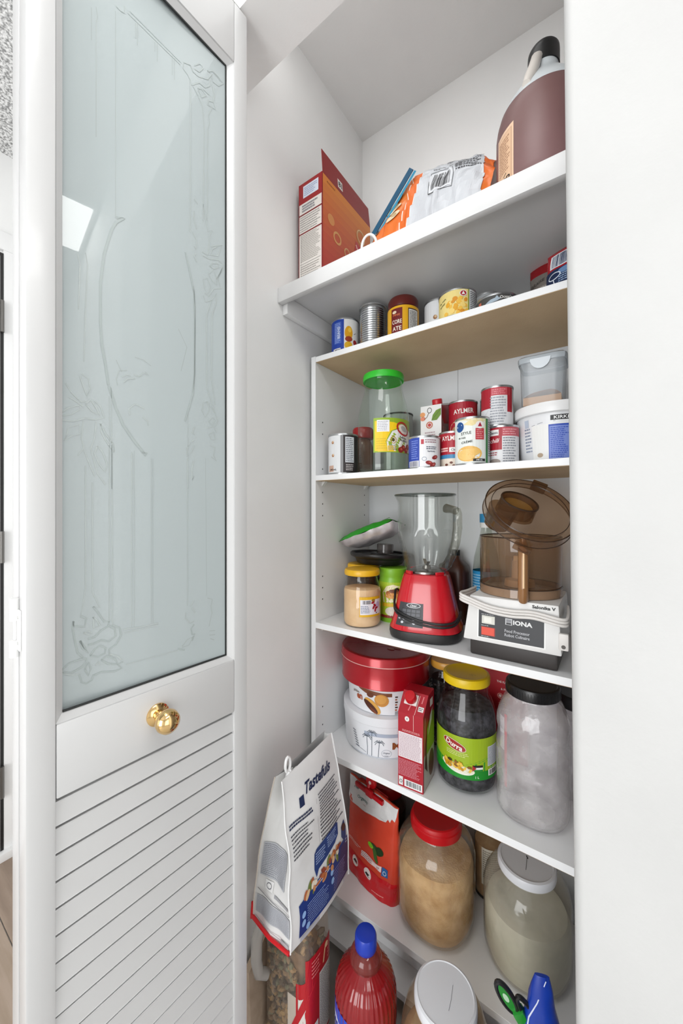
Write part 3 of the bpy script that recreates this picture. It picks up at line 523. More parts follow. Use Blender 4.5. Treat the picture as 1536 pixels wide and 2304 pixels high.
def BB(a, r, h):
    full(a, r, h, 'E9E9EC'); a.rect(-60, 5, -12, h-5, '2A45A6', 1); a.fine(-36, 24, -16, h-10, 9, '7F93D8', 2, seed=1); a.rect(-46, 5, -13, 20, 'E8E8EA', 2); a.bars(-42, 6, -15, 19, '5A5A78', 3)
    a.rect(-8, h-22, -1, h-10, 'B6283A', 2); a.fine(2, h-20, 34, h-9, 2, '9A6E78', 2, seed=7); a.fine(5, h-36, 34, h-27, 2, '3A4058', 2, seed=3); a.text('haricots', 18, h-40, 4.5, '3A4058', 3)
    a.ring(0, 24, 6, 5, 1, '7A8AA0', 2)
    for u, v, q in ((28, 28, 20), (12, 14, -10), (22, 9, 30)): a.ell(u, v, 9, 5, '8E2A2C', 3, rot=q); a.ell(u+2, v+1, 4, 2, 'C2625C', 4, rot=q)
can('food_can', 'blue and white kidney bean can below the white carton', 'can', -.392, .9205, z, .0405, .083, 'E9E9EC', BB)
def BA(a, r, h):
    full(a, r, h, 'E9DCCB'); a.rect(-60, 38, 60, h-5, 'A8182A', 1); a.rect(-60, 28, 60, 38, '3C86B4', 1.5); a.text('AYLMER', -2, h-18, 12, 'F3EFEA', 3, w=48)
    a.rect(-30, 52, -8, 56, 'E9B9B5', 3); a.rect(-30, 46, -8, 50, 'E9B9B5', 3); a.rect(-5, 44, 20, 56, 'EDEBE8', 3); a.text('Clasic', 9, 50, 6, '26303A', 4)
    for u, v in ((-12, 12), (0, 17), (6, 9)): a.ell(u, v, 4, 3, '6E3420', 3)
can('food_can', 'small red AYLMER can with a blue band, left of the cream corn can', 'can', -.335, .978, z, .0372, .098, 'E9DCCB', BA, turn=-8)
def BC(a, r, h):
    full(a, r, h, 'E6EAE6'); a.rect(33, 5, 40, h-5, '1B7A35', 2); a.rect(40, 5, 70, h-5, 'C9CDD0', 2); a.fine(42, 20, 66, h-10, 16, '6A7078', 3, seed=4)
    a.poly([(-30, h-6), (-8, h-10), (-20, h-18), (0, h-22), (33, h-8), (33, h-5), (-30, h-5)], 'E8D7A0', 1); a.rect(22, h-40, 33, h-5, 'D8DCA8', 1)
    a.ell(-30, h-22, 11, 12, '1C4E8C', 2); a.line([(-38, h-22), (-24, h-18)], 3, 'E8EEF4', 3); a.ell(17, h-20, 10, 9, 'EFE9E6', 3); a.poly([(12, h-24), (17, h-14), (22, h-24)], 'A82038', 4); a.rect(7, h-54, 27, h-28, 'C23C46', 3); a.fine(9, h-52, 25, h-30, 5, 'E09A9A', 4, seed=2)
    a.text('STYLE', -14, h-38, 6.5, '3A423A', 3, w=24, rot=5); a.text('de maïs', -24, h-48, 4.5, '3A423A', 3); a.text('CRÈME', -12, h-58, 6.5, '3A423A', 3, w=26, rot=6)
    a.ell(-8, 26, 30, 18, 'E8B863', 2); a.ell(-14, 24, 20, 13, 'F0C87A', 3); a.ell(4, 30, 14, 8, 'EDC06C', 3.4); a.rect(2, 8, 30, 14, '26262A', 4); a.text('398 mL', 16, 11, 3.6, 'F0F0F0', 5)
can('food_can', 'cream style corn can with green edge and yellow heap', 'can', -.268, .9165, z, .0400, .112, 'E6EAE6', BC)
def BR1(a, r, h):
    full(a, r, h, 'E2E2E4'); a.rect(-60, 38, -1, h-5, 'A81A2C', 1); a.rect(-1, h-26, 60, h-5, 'C25560', 1); a.fine(1, h-24, 36, h-8, 3, 'E5A9AE', 2); a.fine(1, 8, 34, h-28, 10, '8A8E96', 2, seed=3)
    a.rect(-34, h-24, -8, h-10, 'ECEAE8', 2); a.text('Classic', -21, h-17, 6, '2A2A30', 3); a.text('chili', -18, h-36, 10, 'F2E8E6', 2, shear=.3); a.fine(-34, 24, -10, 34, 2, 'A0303A', 2); a.ell(-18, 10, 14, 7, '9A8F88', 2)
can('food_can', 'red and white soup can at the bottom of its stack', 'can', -.212, .973, z, .0372, .096, 'E2E2E4', BR1)
def BR2(a, r, h):
    full(a, r, h, 'DCDDE0'); a.rect(-60, 44, -14, h-4, 'A81A2C', 1); a.rect(-14, h-24, 30, h-4, 'C24A55', 1); a.rect(24, 34, 40, h-4, 'A81A2C', 1.5); a.fine(-12, h-22, 22, h-8, 3, 'DE8E96', 2); a.fine(-16, 8, 22, h-26, 10, '9A9EA6', 2, seed=5); a.poly([(-60, 44), (-14, 44), (-30, 30), (-60, 24)], 'DCDDE0', 2)
can('food_can', 'red and white soup can resting on the lower red can', 'can', -.2265, .982, z+.0965, .0375, .098, 'DCDDE0', BR2)
can('food_can', 'lower red can under the upper AYLMER can at the back', 'can', -.338, 1.067, z, .0395, .100, 'A8182A')
def BAL(a, r, h):
    full(a, r, h, 'A8182A'); a.text('AYLMER', 2, h-30, 13, 'F3EFEA', 2, w=56, rot=3); a.ell(-6, 22, 34, 22, 'C9A07E', 1); a.ell(-6, 16, 26, 14, 'B88860', 2); a.ell(30, 32, 12, 9, '2E5A34', 3, rot=20)
can('food_can', 'upper red AYLMER can stacked behind the cream corn can', 'can', -.338, 1.067, z+.1005, .0395, .098, 'A8182A', BAL)
can('food_can', 'dark labelled can under the olive can at the back', 'can', -.262, 1.118, z, .0410, .106, '23302C', lambda a, r, h: (full(a, r, h, '1F2B28'), a.fine(-30, h-40, 20, h-14, 3, 'D8E2DC', 2)))
def BO(a, r, h):
    full(a, r, h, '2B281C'); R = random.Random(3)
    for i in range(16): a.ell(R.uniform(-34, 20), R.uniform(h*.45, h-10), 7, 5, R.choice(('B8A75A', '8A7E3A', 'D9CFA0', '6A5E2A')), 1+i*.2, rot=R.uniform(0, 180), n=12)
can('food_can', 'olive coloured can stacked beside the upper soup can', 'can', -.262, 1.118, z+.1065, .0412, .104, '2B281C', BO)
# white carton with red cap
t = thing('juice_carton', 'white drink carton with red cap and green leaf', 'carton', (-.416, 1.024, z)); cw, cd, ch = .031, .060, .196
def gable(m, w_, d, h, g, mt):
    vs = [(-w_, 0, 0), (w_, 0, 0), (w_, d, 0), (-w_, d, 0), (-w_, 0, h), (w_, 0, h), (w_, d, h+g), (-w_, d, h+g)]
    m.add(vs, [(3, 2, 1, 0), (0, 1, 5, 4), (1, 2, 6, 5), (2, 3, 7, 6), (3, 0, 4, 7), (4, 5, 6, 7)], mt); return m
gable(MB(), cw, cd, ch, .016, mat('E9E7E6', .4)).build('body', t, 0)
m = MB(); m.lathe([(0, 0), (.014, 0), (.0145, .002), (.0145, .013), (.013, .0155), (0, .0155)], mat('C0202C', .35), 28, M=Matrix.Translation((.008, .030, ch+.008)) @ Matrix.Rotation(radians(14), 4, 'X')); m.build('cap', t)
a = Art(plane_surf((0, 0, 0), (1, 0, 0), (0, 0, 1)), 40); a.ell(-25, 172, 8, 7, 'E29A62', 1); a.ell(-24, 160, 8, 6, 'E0876A', 1); a.ring(-4, 182, 7, 8, 1.6, '4A4540', 2); a.line([(-6, 175), (-12, 163), (-20, 158)], 1.6, '6A5540', 2)
a.poly([(2, 152), (6, 168), (16, 180), (30, 184), (30, 166), (18, 152)], '6B8C2C', 2); a.line([(4, 154), (28, 180)], 1, '3E5A1C', 3); a.ring(-4, 140, 10, 10, 3, 'C4694A', 2); a.ell(-4, 140, 5, 5, 'C03A38', 2)
a.fine(-18, 108, 14, 122, 2, 'B59AA0', 2); a.fine(-16, 96, 10, 106, 2, 'C9A4AE', 2, seed=5); a.text('ALMOND', -6, 86, 5, '7A7076', 3, w=34, rot=4); a.text('SANS SUCRE', -6, 76, 4, '7A7076', 3, w=34, rot=4); a.build(t)
a = Art(plane_surf((cw, 0, 0), (0, 1, 0), (0, 0, 1)), 80); a.rect(1, 1, 59, 194, '8E7F7A', 0); a.poly([(2, 192), (58, 206), (56, 150), (20, 144), (4, 160)], 'A3161F', 1)
for i in range(3): a.text('ALMOND DRINK', 16+i*13, 110, 5, 'D8CCC6', 2, rot=90)
a.build(t, 'side_label')
# pail and frosted box
def PLB(a, r, h):
    pass
t = thing('plastic_pail', 'white plastic pail with blue nutrition label', 'pail', (-.105, 1.030, z)); pp = [(0, 0), (.072, 0), (.0745, .003), (.0845, .118), (.0845, .122)]
m = MB(); m.lathe(pp, mat('E6E7E9', .35), 64); m.build('body', t)
m = MB(); m.lathe([(.0855, .112), (.0895, .114), (.0905, .122), (.0905, .132), (.0885, .1365), (.084, .137), (.0825, .134), (0, .134)], mat('ECECEC', .35), 64); m.build('lid', t)
a = Art(cyl_surf(-.105, 1.03, pp[1:], 0)); a.rect(-52, 4, 110, 88, 'EDEDEA', 0); a.rect(-14, 3, 110, 86, '2B4BB0', 1); a.rect(-12, 6, 32, 82, '7C8FD2', 1.6); a.fine(-10, 8, 30, 80, 17, '3350B4', 2.2, fill=.5, seed=3, rag=.35); a.rect(40, 6, 100, 76, '6E83CC', 1.6); a.fine(42, 8, 98, 74, 16, '2E4CB2', 2.2, seed=9)
a.rect(-10, 95, 70, 106, '16161A', 1); a.text('KIRKLAND', 27, 100.5, 7, 'F1F1F1', 2, w=60); a.fine(-74, 28, -54, 86, 8, '8A93A6', 1, seed=5); a.rect(-72, 86, -60, 104, 'B7C2D2', .8); a.line([(-52, 88), (-30, 92), (0, 93)], 1.2, '9A9AA0', 1); a.ell(-34, 20, 7, 5, 'B7A28A', 1); a.build(t)  # grey line along the label top paints the shadow of its peeling edge
FROSTP = glass('frosted_plastic', 'F4F6F8', .6, .25, haze=.30, hazecol='D6DCE0', edge=.85)
t = thing('storage_box', 'frosted square food box with orange powder on the pail', 'container', (-.128, 1.012, z+.1372), radians(2))
m = MB()
def sq(r, zz_): return (r, zz_)
m.lathe([(0, 0), (.040, 0), (.044, .004), (.0475, .108), (.0485, .110)], FROSTP, 48, sup=7); m.build('body', t)
m = MB(); m.lathe([(.0487, .100), (.0505, .101), (.0515, .107), (.0510, .113), (.047, .1165), (0, .1165)], glass('frosted_lid', 'E8EEF2', .6, .25, haze=.55, hazecol='CFD6DC'), 48, sup=7); m.build('lid', t)
m = MB(); 
m.prism([(.021*cos(radians(180+q*15)), .024*sin(radians(180+q*15))) for q in range(13)], lambda p, q, k: Vector((p-.002, -.0525-.0015*k, .106+q)), mat('D9E0E6', .35)); m.build('latch', t)
m = MB(); m.grid(lambda i, j: Vector(((i-.5)*.078, (j-.5)*.078, .022+.020*max(0, sin(pi*i))*max(0, .4+.6*i)+.004*sin(9*i+4*j)*.5)), 10, 10, mat('D69A55', .9)); m.box(-.039, .039, -.039, .039, .003, .022, mat('D69A55', .9)); m.build('orange_powder', t)

# ---------------------------------------------------------------- fourth shelf
z = SZ['c']
PEACH = nmat('peach_powder', 'DDB68A', 'E8C59C', 30, .95, .25)
JY = mat('E4B01E', .35); SEED = nmat('dark_seeds', '2A1A12', '5A3E2A', 90, .8, .4)
def yjar(x, y, lbl, cont, fill, lab):
    t = thing('glass_jar', lbl, 'jar', (x, y, z)); pr = [(0, .003), (.050, .001), (.0545, .006), (.0555, .02), (.0555, .10), (.053, .118), (.047, .130), (.0455, .136), (.0455, .15)]
    m = MB(); m.lathe(pr, GL, 48); m.build('glass', t)
    m = MB(); m.lathe([(0, .004), (.049, .004), (.0528, .010), (.0535, .02), (.0535, min(.1, fill)), (.052, fill), (.03, fill+.004), (0, fill+.001)], cont, 48); m.build('contents', t)
    m = MB(); m.lathe([(0, .146), (.049, .146), (.0515, .147), (.0525, .150), (.0525, .158), (.050, .163), (.040, .165), (0, .163)], JY, 48); m.build('lid', t)
    if lab:
        a = Art(cyl_surf(x, y, pr[1:])); a.rect(-8, 34, 60, 90, 'E3B11C', 0); a.rect(-6, 40, 60, 82, 'E4E2E8', 1); a.bars(2, 70, 26, 80, '3A3028', 2); a.fine(-4, 44, 24, 66, 5, '7F88A0', 2, seed=2)
        for u, v, q in ((32, 74, 20), (38, 66, -40), (34, 60, 60), (44, 58, 10), (40, 52, 80)): a.ell(u, v, 6, 3.2, 'A01B2C', 3, rot=q)
        a.ell(33, 80, 6, 4, '9A7A2A', 3); a.ell(50, 66, 8, 9, 'C3B3D4', 2); a.ell(44, 44, 2, 2, '2A1A12', 3); a.build(t)
yjar(-.596, .941, 'glass jar of peach powder with yellow lid and spice label', PEACH, .108, True)
yjar(-.6545, 1.042, 'glass jar of dark spice with yellow lid behind the peach jar', SEED, .12, False)
t = thing('shaker_tin', 'tall green and yellow tin under the black blender lid', 'tin', (-.543, 1.035, z)); pr = [(0, 0), (.041, 0), (.0425, .004), (.0425, .122), (.0405, .128), (.0405, .136), (.0425, .142), (.0425, .158), (.040, .161), (0, .161)]
m = MB(); m.lathe(pr, mat('7CB52A', .35), 48); m.build('body', t)
a = Art(cyl_surf(-.543, 1.035, [(.0425, 0), (.0425, .122)])); a.rect(-62, 14, 62, 120, 'A9C62E', 0); a.poly([(-30, 60), (-34, 88), (-20, 108), (0, 114), (20, 108), (34, 88), (30, 60)], 'EDE6C4', 1); a.ell(0, 88, 22, 9, 'A8602A', 2); a.ell(-2, 80, 24, 8, 'D89A4A', 2.6); a.ell(2, 95, 14, 5, '6E3A1C', 3)
a.text('Tahinex', -2, 66, 9, 'FFF8E0', 4, w=34, bold=.03); a.rect(-34, 48, 34, 58, 'D8B224', 2); a.ell(0, 34, 24, 14, 'DCD6C8', 3); a.rect(-40, 14, 40, 22, '8A2A20', 3); a.build(t)
BLK = mat('1B1B1C', .38)
t = thing('jug_cover', 'round black blender lid with clear centre cap lying on jars', 'lid', (-.606, 1.062, z+.1655), rot=(radians(-2), radians(1), 0))
m = MB(); m.lathe([(0, 0), (.070, 0), (.073, .002), (.080, .016), (.093, .022), (.0955, .026), (.0955, .032), (.092, .035), (.084, .034), (.083, .028), (.030, .028), (.028, .034), (0, .034)], BLK, 56); m.build('lid_disc', t)
m = MB(); m.lathe([(0, .034), (.026, .034), (.026, .062), (.024, .064), (0, .064)], glass('smoke_cap', 'B9B4B2', .9, .05, haze=.25, hazecol='6A6462'), 32, cx=.03, cy=-.02); m.build('centre_cap', t)
# green packet lying slanted on the lid
t = thing('snack_packet', 'green and silver packet leaning on the black blender lid', 'packet', (-.620, 1.040, z+.262), rot=(radians(-9), radians(-21), radians(8)))
def pk(i, j):
    u, v = (i-.5)*2, (j-.5)*2; e = max(0, 1-abs(u)**3.5)**.5*max(0, 1-abs(v)**4)**.5
    return u, v, e
m = MB(); PKG = mat('2FA52E', .22, .1); SIL = nmat('foil_silver', 'A8A0A2', 'D8D4D6', 14, .3, .4, metal=.4)
nz = lambda p: noise.noise_vector(p*40)*.004
m.grid(lambda i, j: (lambda u, v, e: Vector((u*.098, v*.052, .022*e))+nz(Vector((u*.1, v*.05, 1))))(*pk(i, j)), 22, 12, PKG)
m.build('front_film', t, 60)
m = MB(); m.grid(lambda i, j: (lambda u, v, e: Vector((u*.098, -v*.052, -.030*e))+nz(Vector((u*.1, v*.05, 3))))(*pk(i, j)), 22, 12, SIL); m.build('back_film', t, 60)
a = Art(lambda u, v, off: Vector((u, v, .0265+off)), 100); a.text('Nana', 55, 2, 14, 'A9D88C', 1, w=34, shear=.3); a.build(t)
# blender
t = thing('blender', 'red kitchen blender with glass jug and black foot', 'blender', (-.407, .972, z), radians(14))
RED = mat('C41222', .22, coat=.4); SUP = 3.2
prb = [(.094, .026), (.0915, .032), (.086, .05), (.075, .10), (.066, .14), (.061, .158), (.058, .165), (.050, .167), (.048, .160), (0, .158)]
m = MB(); m.lathe(prb, RED, 72, sup=SUP); m.build('motor_base', t)
m = MB(); m.lathe([(0, 0), (.088, 0), (.0935, .004), (.0955, .014), (.0945, .025), (0, .0255)], mat('232222', .45), 72, sup=SUP); m.build('foot', t)
m = MB()
for i in range(4):
    q = pi/4+i*pi/2; m.box(-.012, .012, -.004, .004, .160, .174, RED, b=.002, M=Matrix.Rotation(q, 4, 'Z') @ Matrix.Translation((0, -.056, 0)))
m.build('collar_lugs', t)
BG = glass('blender_glass', 'F8F9F8', 1, .02, edge=.3); 
def jugR(a, zz_):
    r = .0535+(.0775-.0535)*min(1, max(0, (zz_-.165)/.10))**.8
    dent = max(0, 1-abs((zz_-.22)/.065)**2)
    for q in range(4):
        d = (a-(-pi/2+q*pi/2+radians(0))+pi) % (2*pi)-pi; r -= .010*dent*math.exp(-(d/.20)**2)
    if zz_ > .355: 
        d = (a-pi+pi) % (2*pi)-pi; d2 = abs(abs(d)-0); r += .012*((zz_-.355)/.022)*math.exp(-(((a-pi) % (2*pi)-(2*pi if (a-pi) % (2*pi) > pi else 0))/.28)**2)
    return r
m = MB(); m.grid(lambda i, j: (lambda a, zz_: Vector((jugR(a, zz_)*cos(a), jugR(a, zz_)*sin(a), zz_)))(2*pi*i, .172+.205*j), 96, 34, BG, wrap=True); m.build('jug', t, 60)
m = MB(); m.grid(lambda i, j: (lambda a, zz_: Vector(((jugR(a, zz_)-.004)*cos(a), (jugR(a, zz_)-.004)*sin(a), zz_)))(2*pi*i, .178+.199*j), 72, 24, BG, wrap=True); m.build('jug_inner_wall', t, 60)
m = MB(); m.tube([((jugR(2*pi*i/48, .377)-.002)*cos(2*pi*i/48), (jugR(2*pi*i/48, .377)-.002)*sin(2*pi*i/48), .377) for i in range(48)], .0028, glass('glass_rim', 'B9BFBC', 1, .05, edge=.3), 8, closed=True); m.build('rim', t)
m = MB(); HX = radians(-40); hc = lambda r, zz_: (r*cos(HX), r*sin(HX), zz_)
HG = glass('handle_glass', 'EDEDE8', 1, .03, edge=.25, wav=60)
m.tube([hc(.074, .340), hc(.090, .338), hc(.108, .334)], [.012, .010, .010], HG, 12)
m.tube([hc(.110, .339), hc(.113, .325), hc(.113, .29), hc(.107, .255), hc(.094, .222), hc(.078, .197), hc(.062, .186)], [.009, .0115, .0115, .011, .0105, .0115, .013], HG, 12); m.build('handle', t)
m = MB(); m.lathe([(0, .160), (.048, .160), (.050, .164), (.049, .172), (.040, .176), (.012, .177), (.010, .186), (0, .188)], mat('8E8A86', .25, .9), 40)
for q in range(4):
    B_ = Matrix.Rotation(q*pi/2+.4, 4, 'Z') @ Matrix.Translation((.004, 0, .186)) @ Matrix.Rotation(radians(-28 if q % 2 else 12), 4, 'Y'); m.box(0, .026, -.004, .004, 0, .0016, METAL, M=B_)
m.build('blade', t)
# control panel on the side facing the room
def bsurf(u, v, off):
    f = -pi/2-radians(14)+radians(-1) + u/.085; pr2 = [(zq, r) for r, zq in prb[:5]]; r = .09
    for (za, ra), (zb, rb) in zip(pr2, pr2[1:]):
        if za <= v <= zb: r = ra+(rb-ra)*(v-za)/(zb-za)
    k = (abs(cos(f))**SUP+abs(sin(f))**SUP)**(-1/SUP); return Vector(((r*k+off)*cos(f), (r*k+off)*sin(f), v))
a = Art(bsurf, 5); a.rect(-40, 38, 26, 96, '3E3F43', 1); a.ell(0, 90, 19, 6, 'D4D5D8', 2.5); a.ell(0, 90, 17, 4.6, '3A3B40', 3); a.text('Oster', 0, 90, 5.5, 'ECECEC', 4, shear=.3, w=18)
a.rect(-30, 62, 20, 82, '2A2B2E', 2)
for i in range(4):
    for j in range(2): a.rect(-28+i*12, 64+j*9, -18+i*12, 71+j*9, '5A5C62', 3+.2*j)
for i in range(5): a.ell(-33+i*12, 55, 3, 1.6, 'BFC1C6', 2.5, n=10)
for u in (-24, 4): a.ell(u, 47, 3.4, 3, 'C9CBD0', 2.5, n=12)
a.ell(-10, 47, 7, 3, '1A1A1C', 3); a.build(t, 'control_panel')
m = MB(); cp = []
def bp(ang, zz_, out=.006):
    f = radians(ang); r = .09
    for (r0, z0_), (r1, z1_) in zip(prb, prb[1:]):
        if z0_ <= zz_ <= z1_: r = r0+(r1-r0)*(zz_-z0_)/(z1_-z0_)
    k = (abs(cos(f))**SUP+abs(sin(f))**SUP)**(-1/SUP); return ((r*k+out)*cos(f), (r*k+out)*sin(f), zz_)
cord = [bp(-196, .10, .004), bp(-185, .112, .010), bp(-172, .112, .012), bp(-160, .098, .007), bp(-150, .085, .005), bp(-138, .076, .004), bp(-125, .069, .004), bp(-110, .062, .004), bp(-95, .056, .004), bp(-78, .053, .006), bp(-60, .052, .008), bp(-45, .055, .010), bp(-32, .062, .010), bp(-15, .075, .012)]
pts = []
for i in range(len(cord)-1):
    p0, p1, p2, p3 = (Vector(cord[max(0, i-1)]), Vector(cord[i]), Vector(cord[i+1]), Vector(cord[min(len(cord)-1, i+2)]))
    for q in range(5): s_ = q/5; pts.append(.5*((2*p1)+(-p0+p2)*s_+(2*p0-5*p1+4*p2-p3)*s_*s_+(-p0+3*p1-3*p2+p3)*s_**3))
m.tube(pts, .0032, BLK, 8)
m.tube([p+Vector((0, 0, -.008)) for p in pts[18:]], .0030, BLK, 8); m.build('power_cord', t)
t = thing('sauce_bottle', 'dark brown bottle standing behind the red blender', 'bottle', (-.379, 1.122, z))
m = MB(); m.lathe([(0, 0), (.036, 0), (.0385, .004), (.0385, .15), (.034, .170), (.016, .190), (.014, .20), (0, .20)], nmat('brown_sauce', '3A1D14', '4E2A1E', 20, .35), 36, sup=3.5); m.build('body', t)
m = MB(); m.lathe([(0, .2002), (.015, .2002), (.015, .216), (0, .217)], BLK, 24); m.build('cap', t)
t = thing('oil_bottle', 'clear bottle with bright blue label and amber oil', 'bottle', (-.290, 1.128, z))
m = MB(); m.lathe([(0, 0), (.034, 0), (.0365, .005), (.0365, .165), (.033, .20), (.016, .27), (.014, .285)], glass('oil_glass', 'EDEFEA', .9, .04), 36); m.build('glass', t)
m = MB(); m.lathe([(0, .004), (.034, .004), (.035, .01), (.035, .065), (0, .065)], mat('B07A1E', .3), 36); m.build('oil', t)
m = MB(); m.lathe([(.0372, .062), (.0372, .162)], mat('2A8CC4', .4), 36); m.build('label', t)
a = Art(cyl_surf(-.290, 1.128, [(.0372, 0), (.0372, .2)])); a.fine(-50, 70, -4, 155, 11, '9CCBE6', 1, seed=4); a.build(t, 'label_print')
m = MB(); m.lathe([(0, .2855), (.017, .2855), (.017, .30), (0, .30)], mat('E6E6E4', .4), 24); m.lathe([(0, .3002), (.018, .3002), (.018, .325), (0, .326)], mat('2A86B8', .4), 24); m.build('cap', t)
# food processor
t = thing('food_processor', 'white food processor base with smoky brown bowl and tilted cover', 'food processor', (-.1755, .8825, z), 0)
CR = mat('E4E3E1', .38); DB = mat('2C2624', .5)
m = MB(); m.box(-.0905, .0895, .008, .180, 0, .038, DB, b=.006); m.build('lower_base', t)
m = MB(); vs = []
pf = [(-.103, -.002, .036), (.0975, -.002, .036), (.0975, .188, .036), (-.103, .188, .036), (-.0895, .004, .138), (.0915, .004, .138), (.0915, .182, .138), (-.0895, .182, .138)]
bm = bmesh.new(); bv = [bm.verts.new(p) for p in pf]
for f in ((3, 2, 1, 0), (0, 1, 5, 4), (1, 2, 6, 5), (2, 3, 7, 6), (3, 0, 4, 7), (4, 5, 6, 7)): bm.faces.new([bv[i] for i in f])
bmesh.ops.bevel(bm, geom=bm.edges[:], offset=.004, segments=2, affect='EDGES', profile=.6); bm.verts.index_update()
m.add([v.co.copy() for v in bm.verts], [[v.index for v in f.verts] for f in bm.faces], CR); bm.free(); m.build('housing', t)
fs = plane_surf((0, -.002, .036), (1, 0, 0), (0, .0062, .102))
a = Art(fs, 200); a.rect(-71, 9, 68, 74, 'F2F2F0', 0); a.rect(-68, 11, 65, 72, '2B2C30', 1); a.rect(-62, 16, -32, 35, 'A02A22', 2); a.rect(-61, 17, -34, 34, 'E04A32', 2.6); a.rect(-61, 42, -33, 60, 'D9D8CE', 2); a.rect(-56, 45, -40, 57, 'ECEBE2', 2.6)
a.fine(-62, 36.5, -46, 39, 1, 'C9C9C9', 2.5); a.fine(-62, 61.5, -34, 64, 1, 'C9C9C9', 2.5); a.fine(-62, 12.5, -44, 15, 1, 'C9C9C9', 2.5)
a.rect(-11, 47, 3, 61, 'C9CACC', 2); a.rect(-9, 53, 1, 59, '8A8B90', 3); a.rect(-9, 48, 1, 52, '2B2C30', 3); a.text('IONA', 24, 54, 10, 'EDEDED', 3, w=38, bold=.04)
a.text('Food Processor', 13, 34, 6.5, 'BDBEC2', 3, w=50); a.text('Robot Culinaire', 13, 25, 6.5, 'BDBEC2', 3, w=50); a.text('Salonika V', 64, 94, 7, '1B1B1B', 3, w=44, bold=.04); a.build(t, 'control_plate')
m = MB()
def cordpath(dz, dy=0):
    P = [(.100, .10, .112+dz), (.1065, .02, .110+dz), (.099, -.007, .107+dz), (.047, -.006-dy, .114+dz), (.003, -.007-dy, .111+dz), (-.043, -.007, .114+dz), (-.086, -.006, .126+dz), (-.106, -.004, .132+dz), (-.111, .010, .134+dz), (-.105, .04, .134+dz), (-.100, .10, .134+dz)]
    out = []
    for i in range(len(P)-1):
        p0, p1, p2, p3 = (Vector(P[max(0, i-1)]), Vector(P[i]), Vector(P[i+1]), Vector(P[min(len(P)-1, i+2)]))
        for q in range(5): s_ = q/5; out.append(.5*((2*p1)+(-p0+p2)*s_+(2*p0-5*p1+4*p2-p3)*s_*s_+(-p0+3*p1-3*p2+p3)*s_**3))
    return out
WC = mat('E2DEDA', .4)
for dz, dy in ((0, 0), (-.0065, .001), (.0062, .001)): m.tube(cordpath(dz, dy), .0031, WC, 8)
m.build('power_cord', t)
m = MB(); m.box(.092, .110, -.012, -.002, .052, .086, WC, b=.003); m.lathe([(0, 0), (.004, 0)], mat('55504C', .5), 12, M=Matrix.Translation((.101, -.0124, .060)) @ Matrix.Rotation(pi/2, 4, 'X')); m.build('plug', t)
SMK = glass('smoky_plastic', 'DCC9B6', .9, .04, haze=.14, hazecol='A08468', edge=.45)
SMD = glass('smoky_plastic_dark', 'C0A488', .9, .04, haze=.2, hazecol='86684C', edge=.35)
SMR = mat('3A2A20', .25)
bx_, by_, bz_ = .0, .100, .139
m = MB(); m.lathe([(0, .014), (.084, .014), (.0885, .020), (.0895, .134)], SMK, 72, cx=bx_, cy=by_, M=Matrix.Translation((0, 0, bz_))); m.build('bowl', t)
m = MB(); m.lathe([(.0865, .001), (.089, .001), (.089, .019), (.0885, .020)], glass('smoky_base', 'D8BE9E', .9, .05, haze=.5, hazecol='B8977A'), 72, cx=bx_, cy=by_, M=Matrix.Translation((0, 0, bz_)))
m.build('bowl_foot', t); m = MB(); m.lathe([(.0896, .0195), (.0904, .0205), (.0896, .0215)], SMR, 72, cx=bx_, cy=by_, M=Matrix.Translation((0, 0, bz_)))
m.build('bowl_seam', t); m = MB()
m.lathe([(.0890, .1325), (.0902, .134), (.0890, .1355), (.0878, .134)], SMR, 72, cx=bx_, cy=by_, M=Matrix.Translation((0, 0, bz_))); m.build('bowl_rim', t)
m = MB(); T = Matrix.Translation((bx_, by_, bz_)); m.lathe([(.034, .015), (.032, .030), (.018, .034), (.016, .075), (0, .076)], mat('C9AE8E', .5), 32, M=T); m.box(-.012, .012, -.012, .012, .034, .088, mat('D4BC9C', .5), b=.003, M=T); m.build('blade_hub', t)
ha = math.atan2(-(.8825+by_), -(-.1755))+radians(4); dx, dy = cos(ha), sin(ha)
GB = mat('94683F', .15, 0, .6)
m = MB(); hp = lambda r, zq: (bx_+dx*r, by_+dy*r, bz_+zq)
m.tube([hp(.086, .128), hp(.098, .127), hp(.1035, .118), hp(.1035, .03), hp(.1015, .004), hp(.099, -.0)], [.008, .009, .0105, .0105, .011, .009], GB, 14)
m.tube([hp(.1145, .105), hp(.1145, .03)], .0026, mat('E0B888', .3), 6); m.build('handle', t)  # thin pale rod on the handle front stands in for a highlight
# tilted cover
nrm = Vector((.418, -.591, .690)).normalized(); e1 = Vector((.893, .143, -.423)); e1 = (e1-nrm*e1.dot(nrm)).normalized(); e2 = nrm.cross(e1)
MC = Matrix.Translation(Vector((-.150, .935, -.004+EYE))-Vector((-.1755, .8825, z))) @ Matrix((e1, e2, nrm)).transposed().to_4x4()
cv = MB(); cv.lathe([(0, 0), (.080, 0), (.083, .002), (.084, .014), (.090, .016), (.0965, .014), (.0965, -.006), (.094, -.008)], SMK, 72, M=MC)
cv.build('cover', t)
cv = MB(); cv.lathe([(.0960, .0135), (.0975, .0145), (.0962, .0155), (.0948, .0145)], SMR, 72, M=MC); cv.lathe([(.0960, -.0065), (.0975, -.0075), (.096, -.0085)], SMR, 72, M=MC)
cv.lathe([(.0825, .0135), (.0838, .0148), (.0825, .016)], SMR, 72, M=MC); cv.build('cover_rim', t)
TB = MC @ Matrix.Translation((-.0247, -.022, 0)) 
cv = MB(); cv.lathe([(.036, .0), (.034, .040), (.0325, .040), (.032, .004)], SMD, 48, M=TB, sx=1.15, sy=.72); cv.build('feed_tube', t)
